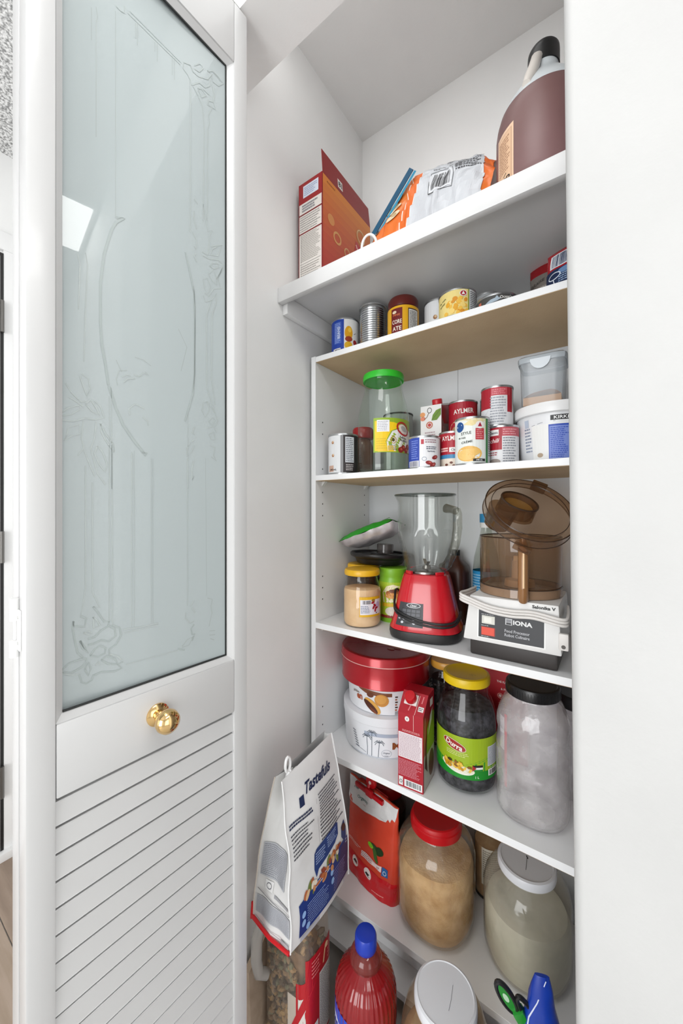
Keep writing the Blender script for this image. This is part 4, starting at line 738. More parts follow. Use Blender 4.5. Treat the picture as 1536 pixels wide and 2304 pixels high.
cv = MB(); cv.lathe([(.0325, .038), (.0355, .039), (.0350, .042), (.0325, .042)], SMR, 48, M=TB, sx=1.15, sy=.72); cv.build('feed_tube_rim', t); cv = MB(); cv.lathe([(0, .028), (.029, .028)], mat('7A5628', .35), 48, M=TB, sx=1.1, sy=.66); cv.build('feed_tube_floor', t)
cv = MB(); cv.box(-.022, .012, .090, .104, -.008, .016, SMD, b=.003, M=MC); cv.build('lock_tab', t); cv = MB(); cv.box(.004, .040, -.104, -.092, -.018, -.004, SMK, b=.002, M=MC); cv.build('lock_tab', t)
cv = MB(); PS = MC @ Matrix.Translation((-.050, -.012, -.004)) @ Matrix.Rotation(pi, 4, 'X') ; cv.lathe([(.030, 0), (.026, .058), (.022, .062), (0, .062)], SMD, 40, M=PS, sx=1.1, sy=.8); cv.build('food_pusher', t)
# ---------------------------------------------------------------- fifth shelf
z = SZ['d']
REDT = mat('A80D1C', .25, .25, coat=.3)
WT = mat('E4E6EA', .38)
t = thing('cake_tub', 'white oval tub printed with grey palm trees, lowest of the stack', 'tub', (-.576, 1.040, z)); pr = [(0, 0), (.116, 0), (.120, .004), (.1255, .094), (.1275, .096), (.1275, .1195), (.1245, .1205), (0, .1205)]
m = MB(); m.lathe(pr, WT, 72); m.build('body', t)
a = Art(cyl_surf(-.576, 1.04, [(.120, .004), (.1255, .094)], 0)); 
a.rect(-60, 66, 112, 76, 'A9B3C4', 1); a.rect(-118, 5, 118, 7, 'B9C0CC', 1)
for u, h, q in ((-52, 62, 0), (-38, 76, 6), (-18, 50, 12)):
    a.line([(u, 8), (u+1, h*.5), (u+q*.3, h)], 1.6, '5E6672', 2)
    for k in range(7):
        an = radians(-30+k*40); a.line([(u+q*.3, h), (u+q*.3+9*cos(an), h+5*sin(an)+3), (u+q*.3+15*cos(an), h+9*sin(an)-3)], 1.5, '5E6672', 3)
for i in range(7): a.line([(-104+i*2, 66-i*7), (-92+i*2, 64-i*7)], 2.5, '6A6F78', 2)
a.line([(-96, 22), (-70, 18), (-56, 14)], 1.2, '7A808C', 2); a.ring(6, 20, 15, 11, .8, '9AA2B0', 2); a.text('Original', 6, 21, 6, '7A808C', 3, shear=.3, w=20); a.text('recipe', 6, 13, 4, '7A808C', 3, w=12)
a.text('Ma', 44, 42, 20, '8A4A1E', 3, w=42, bold=.04); a.text('coconut', 66, 26, 6, 'B98A5A', 3); a.build(t)
t = thing('cookie_tub', 'white tub with a printed broken filled cookie, middle of the stack', 'tub', (-.574, 1.045, z+.1207)); pr = [(0, 0), (.110, 0), (.114, .003), (.118, .072), (.120, .074), (.120, .080), (0, .0805)]
m = MB(); m.lathe(pr, WT, 72); m.build('body', t)
a = Art(cyl_surf(-.574, 1.045, [(.114, .003), (.118, .072)])); a.poly([(-96, 78), (-60, 70), (-10, 66), (18, 66), (18, 56), (-20, 55), (-60, 58), (-84, 66)], '7A4628', 1)
a.ell(-46, 56, 11, 8, '6A3A22', 2); a.ell(-12, 44, 21, 18, 'C88A3A', 3); a.ell(-14, 47, 16, 13, 'D69B48', 4); a.ell(-40, 24, 30, 14, 'D9A24A', 5, rot=-38); a.ell(-45, 22, 27, 9, '4E2413', 6, rot=-38); a.ell(-36, 12, 14, 3, '7A3A1C', 7, rot=-38)
a.text('en', -84, 40, 15, 'A8502A', 3, w=22, bold=.04); a.text('golden', -98, 52, 10, '7A6A5A', 3, w=26)
for i in range(6): a.rect(27, 16+i*7.5, 33+(i % 2)*2, 20+i*7.5, ('A05A3A', '4A3A34')[i % 2], 2)
a.rect(27, 4, 38, 14, '9A9CA0', 2); a.build(t)
t = thing('biscuit_tin', 'large round red metal biscuit tin on top of the white tubs', 'tin', (-.573, 1.040, z+.2015)); 
m = MB(); m.lathe([(0, 0), (.1335, 0), (.1355, .002), (.1345, .004), (.1350, .066)], REDT, 80); m.build('body', t)
m = MB(); m.lathe([(.1355, .064), (.1372, .063), (.1378, .066), (.1366, .068), (.1366, .084), (.1340, .089), (.124, .0905), (.120, .089), (0, .089)], REDT, 80); m.build('lid', t)
m = MB(); m.lathe([(.1376, .0645), (.1384, .0655), (.1376, .0668)], mat('E8B8B4', .3, .3), 80); m.build('lid_bead', t)
a = Art(lambda u, v, off: Vector((u, v, .0892+off)), 30); a.ell(-60, 8, 30, 12, 'B98A80', 1, rot=10); a.ell(-20, 8, 22, 10, 'B07A70', 2); a.line([(-30, -52), (10, -20), (24, -12)], 1.6, 'D9A8A0', 2); a.line([(-38, -48), (6, -16)], 1, 'C07A74', 2); a.ell(38, -34, 12, 6, 'B08880', 2); a.ell(52, -20, 12, 6, 'A87A70', 2); a.build(t)
# red carton
t = thing('juice_carton', 'red soup carton with red cap and white nutrition panel', 'carton', (-.410, .8755, z), radians(4)); cw, cd, ch = .0335, .086, .190
m = MB(); RC = mat('A81124', .4); g = .020
vs = [(-cw, 0, 0), (cw, 0, 0), (cw, cd, 0), (-cw, cd, 0), (-cw, 0, ch), (cw, 0, ch), (cw, cd, ch+.040), (-cw, cd, ch+.040), (-cw, .040, ch+.040), (cw, .040, ch+.040)]
m.add(vs, [(3, 2, 1, 0), (0, 1, 5, 4), (1, 2, 6, 9, 5), (2, 3, 7, 6), (3, 0, 4, 8, 7), (4, 5, 9, 8), (8, 9, 6, 7)], RC); m.build('body', t, 0)
m = MB(); M_ = Matrix.Translation((-.006, .026, ch+.024)) @ Matrix.Rotation(radians(38), 4, 'X'); m.box(-.017, .017, -.014, .014, 0, .006, mat('EFEAE6', .4), b=.002, M=M_); m.build('spout', t)
m = MB(); m.lathe([(0, .006), (.014, .006), (.0148, .008), (.0148, .022), (.013, .025), (0, .0255)], mat('C4101E', .3), 28, M=M_); m.build('cap', t)
a = Art(plane_surf((0, 0, 0), (1, 0, 0), (0, 0, 1)), 200)
a.line([(8, 150), (8, 190)], 1, 'E8C9C4', 2); a.ring(-9, 177, 6, 6.5, 1.4, 'F0E6E2', 2); a.ell(-9, 177, 4.6, 5, 'E9E2DE', 2); a.ell(-9, 177, 1.6, 2, '5A8090', 3); a.fine(-22, 143, 26, 149, 2, 'E9A9A9', 2, rag=.3); a.rect(-32, 76, 31, 140, 'E9DFE1', 1); a.fine(-30, 78, 29, 138, 20, 'B89AA6', 2, seed=2, rag=.1)
a.fine(-32, 30, 31, 72, 13, 'D27A86', 2, fill=.6, seed=8); a.rect(-31, 4, -20, 26, 'E2DEDC', 1); a.ring(-25.5, 14, 4, 4.5, 1.3, '2A5A5A', 2); a.rect(-16, 4, 31, 22, 'EFEDEC', 1); a.bars(-12, 7, 28, 20, '3A4A50', 2, seed=6); a.build(t)
a = Art(plane_surf((cw, 0, 0), (0, 1, 0), (0, 0, 1)), 200); a.rect(4, 2, 84, 90, 'BDB6AE', 1); a.poly([(20, 86), (26, 150), (60, 180), (84, 176), (84, 90)], '7FA02A', 2); a.poly([(34, 130), (50, 176), (70, 190), (62, 160)], 'D9DFC8', 3); a.poly([(10, 60), (18, 120), (28, 140), (24, 90), (30, 40)], '4A2A1A', 3); a.line([(6, 6), (8, 100), (12, 185)], 1.5, 'E8D0C8', 3); a.rect(50, 196, 72, 216, 'E4DEDA', 2); a.ell(60, 50, 20, 34, '6E4A34', 3); a.build(t, 'side_label')
a = Art(plane_surf((0, 0, ch), (1, 0, 0), (0, 1, 1)), 200); a.line([(10, 1), (14, 50)], 1, 'E8C9C4', 2); a.rect(16, 12, 30, 24, 'E6E2E0', 1); a.fine(17, 14, 29, 22, 2, '4A4A50', 2); a.line([(-8, 8), (-4, 26)], 3, 'D9797F', 2); a.line([(22, 32), (24, 50)], 3, 'D9797F', 2); a.build(t, 'top_label')
# jars
OL = [mat('1E1A1C', .3), mat('2C2628', .35)]
def ico(m, c, r, mt, sx=1, sy=1, sz=1, rot=None, k=1):
    bm = bmesh.new(); bmesh.ops.create_icosphere(bm, subdivisions=k, radius=r); bm.verts.index_update()
    vs = [Vector((v.co.x*sx, v.co.y*sy, v.co.z*sz)) for v in bm.verts]
    if rot: vs = [rot @ v for v in vs]
    m.add([v+Vector(c) for v in vs], [[v.index for v in f.verts] for f in bm.faces], mt); bm.free()
def pile(R0, z0, z1, n, r, mats, seed, el=1.35):
    R = random.Random(seed); m = MB()
    for i in range(n):
        a_ = R.uniform(0, 2*pi); zz_ = R.uniform(z0, z1); rr = (R0-r) if R.random() < .8 or zz_ < z1-r else R.uniform(0, R0-r)
        if zz_ > z1-r*1.5: rr = R.uniform(0, R0-r)
        q = Matrix.Rotation(R.uniform(0, pi), 3, 'X') @ Matrix.Rotation(R.uniform(0, pi), 3, 'Z'); ico(m, (rr*cos(a_), rr*sin(a_), zz_), r*R.uniform(.85, 1.1), R.choice(mats), el, 1, 1, q)
    return m
t = thing('glass_jar', 'large jar of dark herbs with yellow lid and green label', 'jar', (-.309, 1.004, z)); pr = [(0, .004), (.064, .001), (.073, .008), (.0755, .022), (.0755, .165), (.073, .188), (.066, .212), (.0585, .228), (.0555, .236), (.055, .262)]
HERB = nmat('dark_dried_herbs', '17161A', '55545C', 70, .6, .8, bscale=90, lo=.4, hi=.75)
m = MB(); m.lathe(pr, GL, 72); m.build('glass', t)
m = MB(); m.lathe([(0, .006), (.062, .006), (.0705, .012), (.0725, .022), (.0725, .165), (.069, .186), (.062, .202), (.04, .206), (0, .2)], HERB, 60); m.build('contents', t)
m = MB(); m.lathe([(0, .2575), (.056, .2575), (.0585, .2585), (.0595, .262), (.0595, .2745), (.0575, .279), (.052, .2805), (.049, .279), (0, .2785)], mat('E6C414', .38), 64); m.build('lid', t)
a = Art(lambda u, v, off: Vector((u, v, .279+off)), 30); a.line([(12, -12), (22, -18), (15, -6), (27, -10)], .9, '6A5A10', 1); a.build(t, 'lid_mark')
a = Art(cyl_surf(-.309, 1.004, pr[1:])); u1 = 112
a.rect(-u1, 44, u1, 146, '9DB81E', 0); a.poly([(-u1, 44), (-u1, 84), (-50, 76), (0, 80), (50, 98), (u1, 96), (u1, 44)], '2E9A28', 1); a.rect(-u1, 44, u1, 66, '118A24', 2)
a.ell(-30, 122, 31, 12, 'A3261E', 3, rot=-14); a.ring(-30, 122, 31, 12, 1.6, 'D8D0B0', 4, rot=-14); a.text('Durra', -30, 122, 13, 'F2ECE4', 5, w=44, rot=-14, bold=.03); a.fine(-50, 96, 6, 108, 3, 'D8E08A', 4, seed=3)
a.ell(-22, 68, 42, 13, 'EDEDE0', 4, rot=-6, a0=180, a1=360); a.ell(-22, 69, 42, 9, 'E8E4CC', 5, rot=-6)
R = random.Random(4)
for i in range(44): a.ell(-22+R.uniform(-34, 34), 72+R.uniform(-5, 9)-abs(0), 5.5, 3, R.choice(('D9A820', 'C89018', 'EBC44A', '8A5A18')), 6+i*.12, rot=R.uniform(0, 180), n=10)
a.ell(-40, 82, 6, 3, '3A2A14', 12); a.rect(14, 76, 40, 81, '1E1E1E', 4); a.rect(14, 71, 40, 76, 'EDEDEA', 4); a.rect(14, 66.5, 40, 71, '1E8A34', 4); a.poly([(14, 81), (14, 66.5), (24, 74)], 'B02A2A', 5)
a.rect(54, 76, 90, 124, 'D9DCE2', 3); a.fine(56, 78, 88, 122, 15, '8A8E98', 4, seed=5, rag=.1); a.rect(56, 52, 90, 68, 'EDEDEA', 3); a.bars(60, 54, 87, 66, '3A3030', 4, seed=7); a.fine(60, 70, 84, 73, 1, 'BBD8B0', 4); a.text('1 L', 26, 52, 6, 'E6F0E0', 4); a.build(t)
t = thing('glass_jar', 'jar of black and white seeds with orange lid behind the red carton', 'jar', (-.4060, 1.118, z)); m = MB(); m.lathe([(0, .003), (.047, .001), (.050, .006), (.0505, .2), (.046, .222), (.042, .228), (.042, .24)], GL, 40); m.build('glass', t)
pile(.0485, .008, .20, 280, .0062, [mat('171316', .35), mat('241C1E', .4), mat('9A8E86', .5), mat('3A2E2C', .4)], 12).build('seeds', t, 30, kind='stuff')
m = MB(); m.lathe([(0, .004), (.041, .004), (.042, .20), (0, .20)], mat('1A1618', .6), 30); m.build('seed_core', t)
m = MB(); m.lathe([(0, .236), (.044, .236), (.0455, .239), (.0455, .252), (.043, .256), (0, .256)], mat('D9A040', .35), 40); m.build('lid', t)
t = thing('cardboard_box', 'red cardboard box with white lettering at the shelf back', 'box', (-.268, 1.150, z)); m = MB(); m.box(-.086, .086, -.012, .022, 0, .262, mat('A8101E', .45), b=.001, seg=1); m.build('body', t)
a = Art(plane_surf((0, -.012, 0), (1, 0, 0), (0, 0, 1)), 200)
a.text('THE FLUFF', 22, 218, 6, 'EBD9D4', 2, w=34); a.text('& FLUFF', 30, 198, 6, 'EBD9D4', 2, w=28); a.ring(14, 178, 8, 8, 2.5, 'D98A80', 2); a.ell(14, 178, 4, 4, 'E9C9C4', 2); a.ell(34, 176, 8, 5, 'D9938A', 2, rot=-15); a.line([(52, 182), (57, 174), (62, 182)], 2, 'E9C9C4', 2); a.line([(57, 174), (57, 168)], 2, 'E9C9C4', 2); a.fine(10, 150, 30, 160, 2, 'D98A80', 2); a.text('LOW', 28, 142, 6, 'E9C9C4', 2); a.build(t)
PET = glass('pet_plastic', 'FDFCFC', .9, .10, haze=.22, hazecol='F4F2F2', edge=.85, wav=26)
t = thing('plastic_jar', 'large empty crinkled clear plastic jar with black lid', 'jar', (-.1475, .984, z)); pr = [(0, .006), (.050, .0), (.070, .006), (.0765, .020), (.0775, .04), (.0755, .062), (.0775, .085), (.0775, .165), (.0740, .190), (.0775, .205), (.0765, .222), (.071, .240), (.0615, .262), (.053, .270), (.052, .278)]
m = MB(); m.lathe(pr, PET, 64, sup=2.4); m.build('jar_wall', t, 50)
m = MB(); m.lathe([(r-.004, zq+.003) for r, zq in pr if r > 0], glass('pet_inner', 'FAF8FA', .9, .15, haze=.14, hazecol='F4F2F2', wav=34), 64, sup=2.4); m.build('inner_wall', t, 50)
m = MB(); m.lathe([(0, .275), (.055, .275), (.0575, .277), (.0582, .280), (.0582, .298), (.0565, .3015), (.052, .3025), (.050, .3005), (0, .2995)], mat('131315', .32), 72)
for i in range(60):
    q = 2*pi*i/60; m.box(-.0007, .0007, -.0588, -.0578, .279, .296, mat('131315', .32), M=Matrix.Rotation(q, 4, 'Z'))
m.build('lid', t)
a = Art(cyl_surf(-.1475, .984, [(.0745, 0), (.0745, .3)], -40)); a.rect(-14, 70, -6, 236, 'C23A4A', 0); a.rect(-34, 150, -15, 226, 'D6D2D6', 0); a.build(t, 'label_edge')
t = thing('plastic_jar', 'clear jar with black lid mostly hidden behind the crinkled jar', 'jar', (-.060, 1.112, z)); m = MB(); m.lathe([(0, .002), (.046, .001), (.050, .006), (.050, .20), (.044, .222)], PET, 40); m.build('jar_wall', t); m = MB(); m.lathe([(0, .220), (.050, .220), (.052, .224), (.052, .248), (.049, .252), (0, .252)], mat('131315', .32), 48); m.build('lid', t)

# ---------------------------------------------------------------- lowest shelf
z = SZ['e']
RICE = nmat('brown_grain', 'B8925F', 'E2C294', 26, .9, .5, bscale=240, lo=.3, hi=.7)
FLOUR = nmat('pale_green_flour', 'D0D1C2', 'E4E4D6', 14, .95, .3, bscale=40)
JG = glass('big_jar_plastic', 'FAF6F0', .9, .06, haze=.12, hazecol='DCC8AC', edge=.8, wav=16)
t = thing('plastic_jar', 'tall clear jar of brown rice with red screw lid', 'jar', (-.386, .986, z)); pr = [(0, .006), (.070, .001), (.088, .008), (.0985, .030), (.1000, .055), (.1000, .190), (.095, .212), (.080, .232), (.066, .242), (.0635, .248), (.0635, .262)]
m = MB(); m.lathe(pr, JG, 72, sup=2.3); m.build('jar_wall', t)
m = MB(); m.lathe([(0, .008), (.066, .004), (.084, .011), (.094, .032), (.0955, .055), (.0955, .160), (.090, .178), (.060, .186), (0, .180)], RICE, 64, sup=2.3); m.build('brown_rice', t)
m = MB(); m.lathe([(0, .246), (.064, .246), (.0675, .247), (.0682, .252), (.0682, .266), (.066, .268), (.0665, .271), (.064, .276), (.0635, .279), (.060, .281), (.052, .2795), (0, .279)], mat('C01018', .33), 72); m.build('lid', t)
t = thing('plastic_jar', 'big jar of greenish flour with white screw lid on the bottom shelf', 'jar', (-.167, 1.022, z)); pr = [(0, .006), (.072, .001), (.090, .010), (.0985, .035), (.0993, .06), (.0993, .165), (.094, .190), (.080, .212), (.066, .224), (.062, .228), (.0615, .236)]
m = MB(); m.lathe(pr, glass('flour_jar_plastic', 'F8F6F0', .9, .08, haze=.25, hazecol='C4BCAC', edge=.75, wav=14), 72); m.build('jar_wall', t)
m = MB(); m.lathe([(0, .008), (.068, .004), (.086, .012), (.0945, .036), (.0955, .06), (.0955, .120), (.088, .138), (.05, .146), (0, .136)], FLOUR, 64); m.build('flour', t)
m = MB(); m.lathe([(0, .222), (.062, .222), (.0655, .223), (.066, .226), (.066, .238), (.064, .242), (.059, .2435), (.057, .2415), (0, .2415)], mat('E4E6EA', .35), 72); m.build('lid', t)
a = Art(lambda u, v, off: Vector((u, v, .2415+off)), 30); a.line([(0, 10), (4, -30)], 1.1, '4A4A4C', 1); a.line([(-2, 12), (3, 4)], 2.4, '2A2A2C', 2); a.build(t, 'lid_mark')
def backjar(nm, lb, cat, x, y, r, h, cont, lidc, lab=False):
    t = thing(nm, lb, cat, (x, y, z)); pr = [(0, .003), (r*.92, .001), (r, .008), (r, h*.78), (r*.8, h*.92), (r*.76, h)]
    m = MB(); m.lathe(pr, GL, 40); m.build('glass', t)
    m = MB(); m.lathe([(0, .005), (r*.9, .005), (r*.96, .01), (r*.96, h*.74), (0, h*.76)], cont, 40); m.build('contents', t)
    m = MB(); m.lathe([(0, h-.004), (r*.84, h-.004), (r*.87, h), (r*.87, h+.026), (r*.84, h+.030), (0, h+.030)], mat(lidc, .35), 40); m.build('lid', t)
    if lab:
        a = Art(cyl_surf(x, y, [(r, 0), (r, .3)])); a.rect(-20, 46, 46, 150, 'D6CFC0', 0); a.fine(-16, 66, 42, 145, 13, '8A8272', 1, seed=3); a.bars(4, 50, 34, 62, '3A3A3A', 1); a.rect(-60, 4, 60, 12, '1E1A18', 0); a.build(t)
backjar('glass_jar', 'dark brown jar with red lid behind the red pouch', 'jar', -.598, 1.098, .062, .190, nmat('brown_spice', '3A241A', '56392A', 30, .8), 'A8101A')
backjar('glass_jar', 'tan filled jar with paper label between the two big jars', 'jar', -.2855, 1.140, .0400, .200, nmat('tan_sugar', 'B08A62', 'C9A57C', 30, .9), 'B08A62', True)
backjar('glass_jar', 'dim glass jar with a red lid behind the rice jar', 'jar', -.465, 1.130, .048, .215, nmat('grey_beans', '5A5046', '7A6E60', 40, .8), '8E1018')
# red pouch with clip
t = thing('food_pouch', 'red and orange stand-up pouch with rolled white top', 'pouch', (-.578, .975, z), radians(-13))
Wf = lambda v: .102-.004*v; Tf = lambda v: .036*(1-v)**.7+.003; hP = .268
PR = nmat('red_pouch_film', 'C43A28', 'D24C34', 8, .3, .25, bscale=18)
loft_bag('body', Wf, Tf, 0, hP, PR, t, wr=.004, seed=5, pw=2.6, nu=20, nv=20)
a = Art(bag_surf(Wf, Tf, 0, hP, .004, 5, 2.6), 6, base=.6)
a.rect(-100, 2, 100, 62, 'C2141E', 0, .3); a.rect(-99, 214, 60, 266, 'D9D9D8', 1, .35); a.poly([(58, 214), (70, 226), (78, 220), (84, 234), (92, 228), (96, 244), (97, 266), (58, 266)], 'DCDCDB', 1)
a.poly([(-99, 196), (-99, 216), (60, 214), (40, 206), (-30, 200)], 'D9D9D8', 1)
a.ell(24, 128, 14, 8, '24421C', 2, rot=10); a.ell(46, 126, 17, 10, '1E3A18', 2.4, rot=25); a.ell(34, 112, 20, 6.5, '3A5E26', 2.8, rot=-55); a.ell(16, 126, 10, 6.5, '7FC22C', 3.4, rot=-30); a.ring(16, 126, 6, 4, 1, '5A9A20', 4, rot=-30)
a.rect(-20, 78, 58, 92, 'E9D6D4', 2); a.fine(-18, 79, 56, 91, 3, '7A3A3A', 3, seed=2); a.fine(-80, 88, -22, 98, 2, 'EBB8B0', 2, seed=4); a.rect(60, 72, 78, 92, '1F5C9A', 3); a.ring(69, 80, 5, 5, 1.3, 'DCE8F2', 4)
for u in (-42, 12): a.ell(u, 46, 13, 13, 'E6DCD8', 2); a.poly([(u-9, 44), (u-3, 50), (u+8, 48), (u+3, 44), (u+8, 40), (u-3, 42)], '181618', 3)
a.text('Organic', -30, 226, 12, '2A5A56', 3, w=42, shear=.3); a.text('chef', -60, 246, 8, '3A3A3A', 3, shear=.3); a.fine(30, 12, 70, 16, 1, 'E9A9A0', 2); a.build(t)
k = thing('bag_clip', 'red plastic clip holding the red pouch closed', 'clip', (-.578, .975, z+hP-.012), radians(-13))
RP = mat('C0101C', .25, coat=.3); m = MB(); m.box(-.064, .050, -.016, -.006, -.004, .010, RP, b=.004); m.build('front_jaw', k); m = MB(); m.box(-.064, .050, .0045, .014, -.004, .010, RP, b=.004); m.build('rear_jaw', k)
m = MB(); m.box(-.014, .014, -.022, -.012, -.002, .020, RP, b=.004); m.tube([(-.008, -.012, .016), (-.010, -.004, .026), (-.010, 0, .034)], .006, RP, 10)
m.lathe([(0, -.006), (.017, -.006), (.019, -.003), (.019, .003), (.017, .006), (0, .006)], RP, 28, M=Matrix.Translation((-.006, -.002, .032)) @ Matrix.Rotation(pi/2, 4, 'X')); m.build('lever', k)
m = MB(); m.lathe([(0, 0), (.005, 0), (.004, .002), (0, .0025)], mat('E9D0CE', .3), 16, M=Matrix.Translation((-.006, -.0082, .032)) @ Matrix.Rotation(pi/2, 4, 'X')); m.build('rivet', k)

# ---------------------------------------------------------------- things on the closet floor
t = thing('treat_container', 'clear plastic container of pet treats with red label', 'container', (-.625, .690, 0)); hx, hy, hC = .072, .052, .394
CP = glass('container_plastic', 'F8F4F0', .9, .07, haze=.12, hazecol='C8B8A8', edge=.75, wav=9)
prc = [(0, .0), (.92, .0), (1, .012), (1, .30), (.97, .345), (.86, .375), (.80, .384)]
m = MB(); m.lathe([(r, q) for r, q in prc], CP, 64, sup=4.5, sx=hx, sy=hy); m.build('wall', t)
m = MB(); m.lathe([(.95, .004), (.95, .27), (.9, .29), (0, .285)], nmat('treat_base', '6E5440', '8C7358', 30, .9), 48, sup=4.5, sx=hx*.74, sy=hy*.70); m.build('treat_core', t)
R = random.Random(9); m = MB(); TM = [mat('8A7358', .7), mat('9C8262', .7), mat('6E6350', .7), mat('A88A60', .7), mat('7E8066', .7), mat('B0905E', .7), mat('5E5244', .7)]
for i in range(520):
    zc = R.uniform(.03, .305); side = R.random()
    if zc > .27: px, py = R.uniform(-.056, .056), R.uniform(-.036, .036)
    elif side < .5: px, py = .0565, R.uniform(-.040, .040)
    else: px, py = R.uniform(-.056, .058), -.040
    q = Matrix.Rotation(R.uniform(0, pi), 3, 'X') @ Matrix.Rotation(R.uniform(0, pi), 3, 'Z'); ico(m, (px, py, zc), R.uniform(.0055, .009), R.choice(TM), 1.4, .8, .8, q)
m.build('treats', t, 30, kind='stuff')
m = MB(); m.lathe([(0, .380), (.90, .380), (.92, .383), (.92, .391), (.88, .3935), (0, .3935)], mat('D8D4D0', .4), 48, sup=4.5, sx=hx, sy=hy); m.build('lid', t)
m = MB(); m.tube([(-.050, -.040, .350), (-.062, -.060, .335), (-.066, -.072, .300), (-.066, -.074, .25), (-.064, -.068, .215), (-.056, -.050, .200)], [.012, .013, .0135, .0135, .013, .012], glass('grip_plastic', 'EDEDEB', .8, .15, haze=.55, hazecol='C9C4BE', edge=.7), 14); m.build('grip', t)
k_ = (.5**4.5+.5**4.5)
def csurf(u, v, off):
    """u mm along: 0 is the front right corner, positive along the right face, negative along the front face"""
    per = u
    if per >= 0: y = -hy+per; x = hx*(max(0, 1-abs(y/hy)**4.5))**(1/4.5) if abs(y) < hy else hx*.2; p = Vector((x, y, v)); n = Vector((1, 0, 0))
    else: x = hx+per; y = -hy*(max(0, 1-abs(x/hx)**4.5))**(1/4.5); p = Vector((x, y, v)); n = Vector((0, -1, 0))
    return p+n*off*2
a = Art(csurf, 3, base=.5); a.poly([(16, 308), (92, 308), (92, 240), (40, 240), (24, 190), (14, 40), (6, 40), (6, 220)], 'B0101C', 1)
a.rect(8, 30, 94, 306, 'B0101C', 0); a.rect(46, 100, 92, 250, 'D4CEC6', 2); a.fine(48, 104, 90, 246, 26, '8A8680', 3, seed=3, rag=.1); a.rect(48, 40, 92, 92, 'CFC9C0', 2); a.bars(52, 44, 88, 88, '3A3A38', 3); a.line([(60, 262), (66, 290), (70, 298)], 5, 'E0B48A', 3); a.ell(71, 296, 6, 7, 'E8C49A', 4)
a.fine(20, 258, 50, 300, 5, 'E07A78', 3, seed=4); a.fine(76, 258, 92, 300, 5, 'E07A78', 3, seed=6); a.rect(14, 60, 42, 150, 'D9D3CC', 2); a.poly([(8, 258), (-4, 240), (-22, 196), (-46, 140), (-68, 70), (-68, 20), (8, 20)], 'B0101C', 1); a.poly([(6, 222), (-4, 204), (-34, 138), (-58, 66), (-58, 30), (6, 30)], 'D4CEC6', 2); a.build(t)
t = thing('paper_bag', 'brown paper bag squeezed between container and side wall', 'bag', (-.7225, .690, 0)); m = MB(); K = nmat('kraft_paper', '9A8672', 'AE9A86', 18, .8, .3)
m.add([(-.022, -.075, 0), (.018, -.075, 0), (.018, .08, 0), (-.022, .08, 0), (-.014, -.075, .19), (.006, -.075, .20), (.006, .07, .31), (-.014, .07, .30)], [(3, 2, 1, 0), (0, 1, 5, 4), (1, 2, 6, 5), (2, 3, 7, 6), (3, 0, 4, 7), (4, 5, 6, 7)], K); m.build('body', t, 0)
# pet food bag on the container
zb = .3945
t = thing('pet_food_bag', 'white and blue pet food bag standing on the treat container', 'bag', (-.606, .690, zb))
BW = nmat('bag_film_white', 'DADADA', 'E6E6E6', 9, .38, .35, bscale=14); BG2 = nmat('bag_gusset_film', 'CFCECC', 'DCDCDB', 9, .38, .25, bscale=14)
H = .325
def bY(v): return (-.107+.030*v**1.4, .107+.0*v)       # near / far edges of the broad face
def bX(v):                                            # broad right face and left face
    b = sin(pi*min(1, v*1.15))*.006 if v < .87 else 0
    return .058-.055*v**1.7+b*.4, -.058+.040*v**1.7
def broad(i, j):
    y0, y1 = bY(j); x, _ = bX(j); y = y0+(y1-y0)*i; p = Vector((x+.010*sin(pi*i)*(1-j)**.3*.9, y, H*(j+.06*i*j)))
    return p+noise.noise_vector(Vector((y*16, j*5, 2)))*.006*sin(pi*min(1, j*1.0+.02))*1.0
def left(i, j):
    y0, y1 = bY(j); _, x = bX(j); y = y0+(y1-y0)*i; return Vector((x-.008*sin(pi*i)*(1-j), y, H*(j+.06*i*j)))+noise.noise_vector(Vector((y*16, j*5, 9)))*.003*sin(pi*j)
def gus(side):
    def f(i, j):
        a_ = left(side, j); b_ = broad(side, j); p = a_.lerp(b_, i); fold = (.018*j+.030*j*j)*sin(pi*i) if side == 0 else (.01*j)*sin(pi*i)
        p.y += fold if side == 0 else -fold; p += Vector((0, noise.noise(Vector((i*3, j*6, side)))*.006*sin(pi*i), 0)); return p
    return f
m = MB(); m.grid(broad, 18, 22, BW); m.build('front_panel', t, 70)
m = MB(); m.grid(lambda i, j: left(1-i, j), 12, 16, BW); m.build('back_panel', t, 70)
m = MB(); m.grid(gus(0), 10, 20, BG2); m.build('gusset', t, 50)
m = MB(); m.grid(lambda i, j: gus(1)(1-i, j), 6, 14, BG2); m.build('gusset', t, 50)
m = MB(); m.grid(lambda i, j: left(j, 0).lerp(broad(j, 0), i), 4, 6, BW); m.build('bag_bottom', t, 0)
m = MB()
for side in (0, 1): m.tube([broad(side, j/20)+Vector((.001, (-.0015, .0015)[side], 0)) for j in range(21)], .0016, mat('E2E2E2', .4), 6); m.build('side_seam', t); m = MB()
m.tube([left(0, j/20)+Vector((0, -.001, 0)) for j in range(21)], .0016, mat('C9BFB4', .4), 6); m.build('side_seam', t)
m = MB(); RB = mat('C2121C', .35); m.tube([left(0, .02+.0)+Vector((-.002, -.003, .004)), left(0, 0).lerp(broad(0, 0), .5)+Vector((0, -.006, .001)), broad(0, 0)+Vector((0, -.004, .002))], .004, RB, 8); m.tube([left(0, 0)+Vector((-.003, -.003, .004)), left(0, .12)+Vector((-.003, -.002, 0))], .003, RB, 8); m.build('red_trim', t)
Wd = .214
